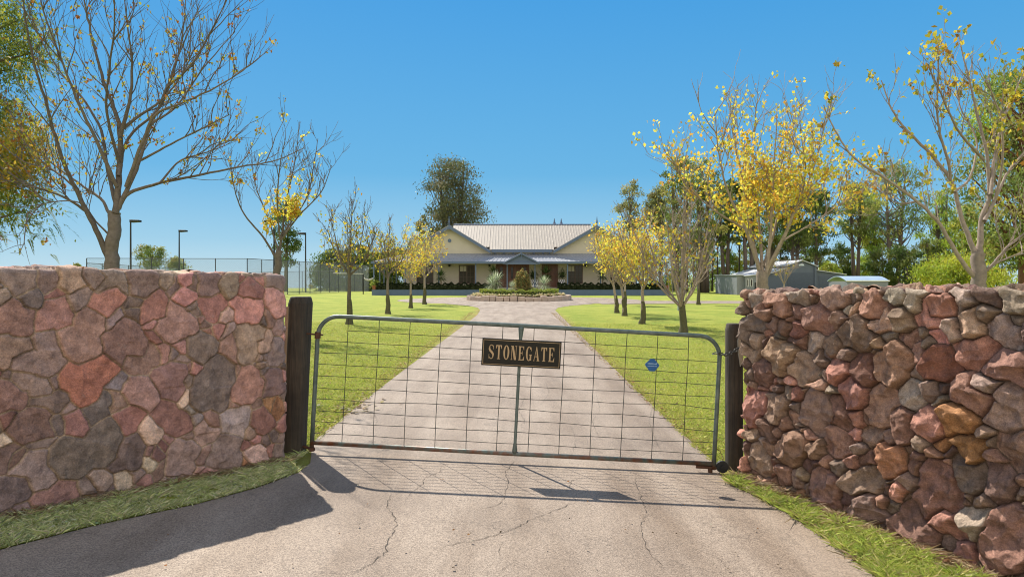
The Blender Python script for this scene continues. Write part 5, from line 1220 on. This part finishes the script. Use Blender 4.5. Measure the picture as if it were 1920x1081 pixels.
# ------------------------------------------------------------------ tennis court fence and lamps
M_FP = plain('dark_fence_steel', (.05, .055, .06), .6, bs=0)
def mesh_mat():
    m = bpy.data.materials.new('chain_link_wire'); n, l, b, o = nodes_of(m); setc(b.inputs['Base Color'], (.20, .22, .25)); b.inputs['Roughness'].default_value = .6
    return m
M_MESH = mesh_mat()
def cfence(label, a, b, h, n, name='court_fence', gap=.12, mr=.009):
    a = np.array(a, float); b = np.array(b, float); root = thing(name, label, 'fence', (a[0], a[1], zgf(*a)))
    pts = [a + (b - a) * t for t in np.linspace(0, 1, n)]
    for p in pts: z = zgf(*p); mb = MB(); mb.tube([(p[0], p[1], z), (p[0], p[1], z + h)], .045, 6); mb.build('fence_post', M_FP, root)
    mb = MB(); mb.tube([(p[0], p[1], zgf(*p) + h) for p in pts], .03, 6); mb.build('top_rail', M_FP, root)
    w = MB(); L = np.linalg.norm(b - a); d = (b - a) / L; k = int((L + h) / gap)      # real diamond wires
    gap = max(gap, (L + h) / 420); k = int((L + h) / gap)
    for i in range(k):
        s0 = i * gap - h
        for sg in (1, -1):
            t0, t1 = s0, s0 + h; za, zb_ = (0, h) if sg > 0 else (h, 0)
            if t0 < 0: za += (zb_ - za) * (-t0 / h); t0 = 0
            if t1 > L: zb_ = za + (zb_ - za) * ((L - t0) / (t1 - t0)); t1 = L
            if t1 <= t0: continue
            q0 = a + d * t0; q1 = a + d * t1; w.tube([(q0[0], q0[1], zgf(*q0) + za), (q1[0], q1[1], zgf(*q1) + zb_)], mr, 3, cap=False)
    w.build('wire_mesh', M_MESH, root)
A_ = (-40.5, 65); B_ = (-25.6, 66); C_ = (-20.5, 98); D_ = (-50, 108)
cfence('near side of the tall chain-link court fence, seen over the left wall', A_, B_, 3.65, 6, gap=.16, mr=.007)
cfence('side of the chain-link court fence running back towards the hammock', B_, C_, 3.65, 13, gap=.16, mr=.008)
cfence('far side of the chain-link court fence', C_, D_, 3.0, 12, gap=.3, mr=.009)
cfence('left side of the chain-link court fence running away behind the bare tree', A_, D_, 3.2, 12, gap=.3, mr=.009)
lg = 'flood lamps on poles round the tennis court'
def lamp(u, vt, Y, label, right=True, head=True):
    x, y, z = P(u, vt, Y); g = zgf(x, y); root = thing('flood_lamp', label, 'lamp pole', (x, y, g), lg); mb = MB(); mb.tube([(x, y, g), (x, y, z)], [.11, .075], 8); mb.build('pole', M_DARK, root)
    s = 1 if right else -1; mb = MB(); mb.tube([(x, y, z - .1), (x + s * .3, y, z - .08)], .04, 6); mb.build('arm', M_DARK, root)
    mb = MB(); mb.prism([(x + s * .05 - .0, z - .28), (x + s * .95, z - .22), (x + s * .95, z - .02), (x + s * .05, z)][::s], 'y', y - .35, y + .35); mb.build('lamp_head', M_DARK, root, bevel=.03)
lamp(245, 412, 70, 'leftmost flood lamp pole of the court, between wall and sky'); lamp(336, 431, 88, 'second flood lamp pole, shorter looking, right of the leftmost'); lamp(514, 413, 70, 'flood lamp pole half hidden by the vase-shaped tree', False); lamp(573, 436, 86, 'slim flood lamp pole right of the vase-shaped tree', False)
# ------------------------------------------------------------------ sheds on the right
def corr_mat(name, col, axis_=0, pitch=.19):
    m = bpy.data.materials.new(name); n, l, b, o = nodes_of(m); co = coords(n)
    w = n.new('ShaderNodeTexWave'); w.bands_direction = 'XYZ'[axis_]; w.inputs['Scale'].default_value = 1 / pitch / 3.14 * .5 * 3.14 / 3.14 * 3.0; l.new(co, w.inputs['Vector'])
    f = noise_fac(n, l, .8, 4, .6, .3, .7, co); c = mixc(n, l, f, tuple(x * .88 for x in col), tuple(x * 1.12 for x in col)); l.new(c, b.inputs['Base Color']); b.inputs['Roughness'].default_value = .5
    bump(n, l, b, w.outputs[0], .5, .03); return m
M_SHW = corr_mat('slate_grey_cladding', (.085, .105, .14)); M_SHL = corr_mat('pale_grey_cladding', (.19, .20, .22)); M_SHR = corr_mat('shed_roof_sheet', (.46, .47, .49), 1); M_CPT = corr_mat('pale_blue_sheet', (.33, .43, .56), 1)
M_RDR = plain('roller_door', (.06, .078, .11), .5, bs=0)
YS = 76
sx = lambda u, Y=YS: (u - 960) * Y / FPX
sz = lambda v, Y=YS: EYE + (HORY - v) * Y / FPX
shed = thing('shed', 'large slate-grey barn-style shed with raised gable and roller doors, over the right wall', 'shed', (sx(1503), YS, 0))
mb = MB(); zc = 0
mb.prism([(sx(1440), 0), (sx(1530), 0), (sx(1530), sz(500)), (sx(1503), sz(489)), (sx(1474), sz(499)), (sx(1474), sz(504)), (sx(1440), sz(514))], 'y', YS, YS + 12)
mb.prism([(sx(1530) + .003, 0), (sx(1584), 0), (sx(1584), sz(514)), (sx(1530) + .003, sz(507))], 'y', YS + .2, YS + 12); mb.build('wall', M_SHW, shed)
mb = MB()
def slab(mb, p, q, y0, y1, t=.08): mb.prism([p, q, (q[0], q[1] - t), (p[0], p[1] - t)], 'y', y0, y1)
slab(mb, (sx(1472), sz(497.5)), (sx(1503), sz(487)), YS - .3, YS + 12.3); slab(mb, (sx(1503) + .002, sz(487)), (sx(1532), sz(498.5)), YS - .3, YS + 12.3); slab(mb, (sx(1438), sz(513)), (sx(1473.5), sz(502)), YS - .3, YS + 12.3); slab(mb, (sx(1530.5), sz(505.5)), (sx(1587), sz(513.5)), YS - .1, YS + 12.3)
mb.build('roof', M_SHR, shed)
for a, b, t in ((1476, 1525, 511), (1537, 1577, 517)):
    y = YS - .03 if a < 1500 else YS + .17; mb = MB(); mb.box(sx(a), sx(b), y, y + .027, 0, sz(t)); 
    for k in range(14): z = sz(t) * k / 14; mb.box(sx(a), sx(b), y - .018, y - .001, z, z + .08)
    mb.build('roller_door', M_RDR, shed)
mb = MB(); mb.prism([(sx(1498), sz(498)), (sx(1508), sz(498)), (sx(1507), sz(495.5)), (sx(1503), sz(494)), (sx(1499), sz(495.5))], 'y', YS - .04, YS - .004); mb.build('gable_window', plain('pale_skylight', (.55, .65, .72), .3, bs=0), shed)
mb = MB(); mb.box(sx(1526.5), sx(1530.5), YS - .1, YS - .004, 0, sz(499)); mb.build('downpipe', M_SHW, shed)
low = thing('low_shed', 'long low pale-grey shed with two windows, left of the barn-style shed', 'shed', (sx(1400), 72, 0)); Y2 = 72
mb = MB(); mb.prism([(sx(1384, Y2), 0), (sx(1397, Y2), 0), (sx(1397, Y2), sz(516, Y2)), (sx(1384, Y2), sz(516, Y2))], 'y', Y2 + .4, Y2 + 8); mb.prism([(sx(1397, Y2) + .002, 0), (sx(1440, Y2), 0), (sx(1440, Y2), sz(513, Y2)), (sx(1397, Y2) + .002, sz(518, Y2))], 'y', Y2, Y2 + 8); mb.build('wall', M_SHL, low)
mb = MB(); slab(mb, (sx(1382, Y2), sz(514.5, Y2)), (sx(1397, Y2), sz(514, Y2)), Y2 + .2, Y2 + 8.2); slab(mb, (sx(1395.5, Y2), sz(516.5, Y2)), (sx(1441, Y2), sz(511.3, Y2)), Y2 - .2, Y2 + 8.2); mb.build('roof', M_SHR, low)
for a, b in ((1400, 1403.5), (1407, 1411)):
    mb = MB(); mb.box(sx(a, Y2), sx(b, Y2), Y2 - .05, Y2 - .003, sz(537, Y2), sz(523, Y2)); o = mb.build('window', M_WHT, low); mb = MB(); mb.box(sx(a, Y2) + .04, sx(b, Y2) - .04, Y2 - .056, Y2 - .051, sz(537, Y2) + .05, sz(523, Y2) - .05); mb.build('pane', M_GLASS, o)
mb = MB(); mb.box(sx(1415, Y2), sx(1421, Y2), Y2 - .05, Y2 - .003, 0, sz(529, Y2)); mb.build('door', M_DARK, low)
cp = thing('carport', 'pale blue-grey carport with rounded sheet roof, right of the barn-style shed', 'carport', (sx(1627, 66), 66, 0)); Yc = 66
mb = MB(); arc_ = [(sx(1588, Yc), sz(526, Yc)), (sx(1586, Yc), sz(524, Yc))]
for k in range(9): a = math.pi * k / 8; arc_.append(None)
roofp = []
for k in range(11): t = k / 10; roofp.append((Yc + 4.0 * t, sz(526, Yc) + .45 * math.sin(math.pi * t)))
mb.prism(roofp + [(p[0], p[1] - .06) for p in roofp[::-1]], 'x', sx(1587, Yc), sx(1668, Yc)); mb.build('roof', M_CPT, cp)
mb = MB(); mb.box(sx(1589, Yc), sx(1666, Yc), Yc + .05, Yc + .12, 0, sz(527, Yc)); mb.box(sx(1589, Yc), sx(1589, Yc) + .07, Yc + .121, Yc + 3.9, 0, sz(527, Yc)); mb.box(sx(1666, Yc) - .07, sx(1666, Yc), Yc + .121, Yc + 3.9, 0, sz(527, Yc)); mb.build('wall', M_SHL, cp)
mb = MB(); mb.box(sx(1587, Yc), sx(1668, Yc), Yc - .06, Yc + .045, sz(527, Yc) - .02, sz(525, Yc)); mb.build('gutter', M_WHT, cp)
# white trailer by the low shed
tr_ = thing('trailer', 'small pale box trailer parked left of the low shed', 'trailer', (sx(1357, 84), 84, 0)); Yt = 84
mb = MB(); mb.box(sx(1347, Yt), sx(1371, Yt), Yt, Yt + 1.6, .75, sz(531, Yt)); mb.build('body', plain('trailer_cream', (.42, .45, .34), .6), tr_, bevel=.05)
mb = MB(); mb.prism([(sx(1346, Yt), sz(531, Yt)), (sx(1372, Yt), sz(531, Yt)), (sx(1370, Yt), sz(528, Yt)), (sx(1349, Yt), sz(528, Yt))], 'y', Yt - .05, Yt + 1.65); mb.build('cover', M_WHT, tr_, bevel=.03)
for u in (1354, 1364): mb = MB(); mb.tube([(sx(u, Yt), Yt - .1, .33), (sx(u, Yt), Yt + .1, .33)], .33, 16); mb.build('wheel', M_DARK, tr_)
# paddock fence under the trees
pf = thing('paddock_fence', 'low post and wire fence along the back of the right lawn', 'fence', (sx(1270, 88), 88, 0))
for k in range(12): u = 1262 + k * 11.5; x = sx(u, 88); mb = MB(); mb.tube([(x, 88, 0), (x, 88, 1.3)], .06, 6); mb.build('fence_post', M_GAL, pf)
mb = MB(); [mb.tube([(sx(1262, 88), 88, z), (sx(1389, 88), 88, z)], .012, 4) for z in (.35, .65, .95, 1.25)]; mb.build('rail_wire', M_GAL, pf)
# tap post on the right lawn
x, y, z = G(1274, 582); tp = thing('tap_post', 'pale square post with a small cap on the right lawn behind the forked tree', 'post', (x, y, z)); mb = MB(); mb.box(x - .09, x + .09, y - .09, y + .09, z - .1, z + 1.15); mb.build('post', plain('grey_green_post', (.22, .26, .22), .8), tp, bevel=.01)
mb = MB(); mb.box(x - .22, x + .22, y - .11, y + .11, z + 1.151, z + 1.23); mb.build('cap', M_GAL, tp)

# ------------------------------------------------------------------ grass
def blades(name, label, X, Y_, h, w, pal, seed, cat='grass', dz=0.0, lean=.6, tuft=0.9):
    rg = np.random.default_rng(seed); k = len(X); Z = zg(X, Y_) + dz - .004; a = rg.uniform(0, 2 * math.pi, k); s = np.stack([np.cos(a), np.sin(a), np.zeros(k)], -1); b = np.stack([X, Y_, Z], -1)
    hh = h * rg.uniform(.5, 1.35, (k, 1)) * (1 + tuft * np.clip(fbm(X * 11, Y_ * 11, 2, 9), -.6, 1))[:, None]; ln = rg.normal(size=(k, 3)) * lean * hh; ln[:, 2] = 0; up = np.array([0, 0, 1.0]); ww = w * rg.uniform(.7, 1.3, (k, 1))
    m = b + up * hh * .6 + ln * .4; t = b + up * hh + ln
    return tag(quads(name, np.stack([b - s * ww / 2, b + s * ww / 2, m + s * ww * .4, t], 1), M_BLADE, pick(rg, k, pal, .3)), label, cat, kind='stuff')
GR = [(.34, .42, .08), (.42, .48, .10), (.28, .36, .06), (.48, .50, .13), (.52, .46, .2)]
GRL = [(.44, .49, .08), (.52, .54, .10), (.28, .36, .06), (.52, .52, .12), (.54, .47, .18)]
def in_poly(px, py, poly):
    inside = np.zeros(len(px), bool); n = len(poly)
    for i in range(n):
        x0, y0 = poly[i]; x1, y1 = poly[(i + 1) % n]; c = ((y0 > py) != (y1 > py)) & (px < (x1 - x0) * (py - y0) / (y1 - y0 + 1e-12) + x0); inside ^= c
    return inside
def fill(poly, n, seed):
    rg = np.random.default_rng(seed); P_ = np.array(poly); lo = P_.min(0); hi = P_.max(0); X = rg.uniform(lo[0], hi[0], n); Y_ = rg.uniform(lo[1], hi[1], n); m = in_poly(X, Y_, poly); X, Y_ = X[m], Y_[m]; j = rg.normal(size=(2, len(X))) * .018 * (rg.random(len(X)) < .4); return X + j[0], Y_ + j[1]
edge = [(g[0], g[1]) for g in gp]; ext = (edge[0][0] * 2 - edge[1][0], edge[0][1] * 2 - edge[1][1])
ab = np.array(AL[:2]); bb = np.array(BL[:2]); dd = (bb - ab) / np.linalg.norm(bb - ab); e2 = tuple(bb + dd * .8)
nl_ = np.array([dd[1], -dd[0]]) * -.05; pL = [ext] + edge[:-1] + [(-1.88, 6.18), tuple(ab + nl_), tuple(bb + nl_), tuple(np.array(e2) + nl_)]
x_, y_ = fill(pL, 105000, 1); r_ = fbm(x_ * 5, y_ * 5, 3, 4); k_ = (r_ > -.35); 
tag(strip('verge_left', [((q[0] , q[1]), (e[0] + .0, e[1])) for q, e in zip([tuple(bb + dd * .8)] + [tuple(bb + (ab - bb) * t) for t in (0, .25, .55, .8, 1)], [ext] + edge[:5])], M_LAWN, .010, 8), kind='structure')
blades('verge_grass', 'strip of soft shaded grass between the left wall foot and the driveway', x_[k_], y_[k_], .025, .0042, [(.50, .54, .22), (.60, .61, .29), (.40, .46, .17), (.68, .63, .40)], 2, dz=.012, lean=1.0)
edr = [(g[0], g[1]) for g in gq]; ar = np.array(AR[:2]); br = np.array(BR_[:2]); dr = (br - ar) / np.linalg.norm(br - ar); extr = (edr[0][0] * 2 - edr[1][0], edr[0][1] * 2 - edr[1][1])
pR = [extr] + edr[:5] + [tuple(ar), tuple(br), tuple(br + dr * .8)]
x_, y_ = fill(pR, 100000, 3)
wd_ = np.abs((np.stack([x_, y_], -1) - ar) @ np.array([-dr[1], dr[0]])); k_ = (wd_ > .16 + .06 * fbm(x_ * 4, y_ * 4, 2, 8)) & (fbm(x_ * 6, y_ * 6, 3, 5) > -.4)
M_DIRT = plain('dry_litter_soil', (.24, .165, .105), .95, var=.35, scale=25, bs=.6)
tag(strip('verge_right', [((q[0], q[1]), (e[0], e[1])) for q, e in zip([tuple(br + dr * .8)] + [tuple(br + (ar - br) * t) for t in (0, .25, .5, .75, 1)], [extr] + edr[:5])], M_DIRT, .010, 8), kind='structure')
blades('verge_grass', 'sunlit strip of green grass between the driveway and the right wall foot', x_[k_], y_[k_], .036, .0048, GR, 4, dz=.012, lean=.9)
k2 = ~k_ | (wd_ < .22); xx, yy = x_[k2], y_[k2]
blades('dry_straw', 'dry straw and dead stalks along the foot of the right wall', xx[::3], yy[::3], .03, .006, [(.42, .32, .18), (.32, .22, .12), (.5, .4, .25), (.22, .12, .06)], 5, dz=.012, lean=2.2)
t_ = R.uniform(0, 1, 2600); xx = bb[0] + (ab[0] - bb[0]) * t_ + R.normal(size=2600) * .03 + .05; yy = bb[1] + (ab[1] - bb[1]) * t_ - np.abs(R.normal(size=2600)) * .05
blades('dry_straw', 'dry stalks along the foot of the left wall', xx, yy, .028, .004, [(.40, .32, .18), (.30, .22, .12), (.22, .13, .07)], 6, dz=.012, lean=1.5)
# lawn blades near the gate, thinning with distance
def lawn_side(s, seed):
    rg = np.random.default_rng(seed); n = 150000; Y_ = 6.4 * (26 / 6.4) ** (rg.uniform(0, 1, n) ** .9); X = s * (1.9 + rg.uniform(0, 1, n) * (Y_ * .42 - 1.0))
    off = -.05 + .13 * np.abs(fbm(Y_ * 3, Y_ * 0 + seed, 4, 3)) + rg.normal(size=n) * .012; edge_ = np.interp(Y_, [6.6, 9, 14, 22, 32], [1.93, 1.92, 1.85, 1.75, 1.62] if s < 0 else [1.94, 1.96, 2.02, 2.10, 2.22]); m = np.abs(X) > edge_ + off
    return X[m], Y_[m]
for s, lab in ((-1, 'short sunlit lawn blades left of the driveway'), (1, 'short sunlit lawn blades right of the driveway')):
    X, Y_ = lawn_side(s, 10 + s); blades('lawn_grass', lab, X, Y_, .026, .007, GRL, 12 + s, lean=.8)
# fallen leaves
def fallen(name, label, n, fn, size, pal, seed):
    rg = np.random.default_rng(seed); X, Y_ = fn(rg, n); C0 = np.stack([X, Y_, zg(X, Y_) + .02], -1); k = len(X); a = rg.uniform(0, 6.28, k); d = np.stack([np.cos(a), np.sin(a), rg.uniform(-.3, .3, k)], -1); e = np.stack([-np.sin(a), np.cos(a), rg.uniform(-.3, .3, k)], -1); s = size * rg.uniform(.5, 1.3, (k, 1))
    tag(quads(name, np.stack([C0 - d * s, C0 + e * s * .6 + np.array([0, 0, .006]), C0 + d * s, C0 - e * s * .6], 1), M_LEAF, pick(rg, k, pal, .3)), label, 'leaves', kind='stuff')
LF = [(.30, .17, .06), (.22, .12, .05), (.42, .33, .12), (.5, .42, .2), (.14, .08, .04)]
def f1(rg, n):
    Y_ = rg.uniform(6.8, 34, n); s = rg.choice([-1, 1], n); X = s * (1.9 + np.abs(rg.normal(size=n)) * .16); return X, Y_
fallen('fallen_leaves', 'brown fallen leaves gathered along both driveway edges', 3500, f1, .02, LF, 1)
def f2(rg, n):
    Y_ = rg.uniform(7, 30, n); X = rg.uniform(-1, 1, n) * Y_ * .55; m = np.abs(X) > 2; return X[m], Y_[m]
fallen('fallen_leaves', 'scattered dry leaves lying on the open lawn', 6000, f2, .022, LF, 2)
def f3(rg, n):
    u = rg.normal(size=n) * 25 + 668; v = rg.normal(size=n) * 8 + 762; g = [G(a, max(720, b)) for a, b in zip(u, v)]; return np.array([q[0] for q in g]), np.array([q[1] for q in g])
fallen('fallen_leaves', 'small heap of pale dry leaves on the lawn edge left of the drive, seen through the mesh', 60, f3, .04, [(.5, .45, .3), (.4, .3, .15)], 3)
def f5(rg, n):
    m_ = rg.integers(0, len(x5), n); return x5[m_], y5[m_]
x5, y5 = fill(pL, 3000, 9)
fallen('weeds', 'small pale broad-leaved weeds in the grass strip at the left wall foot', 130, f5, .016, [(.40, .50, .34), (.32, .44, .24), (.5, .55, .4)], 7)
def f4(rg, n):
    g = [G(rg.uniform(200, 1500), rg.uniform(880, 1078)) for _ in range(n)]; x = np.array([q[0] for q in g]); y = np.array([q[1] for q in g]); return x, y
fallen('debris', 'few tiny leaf scraps and pebbles on the driveway outside the gate', 70, f4, .010, [(.5, .45, .35), (.10, .07, .04), (.3, .15, .06)], 4)
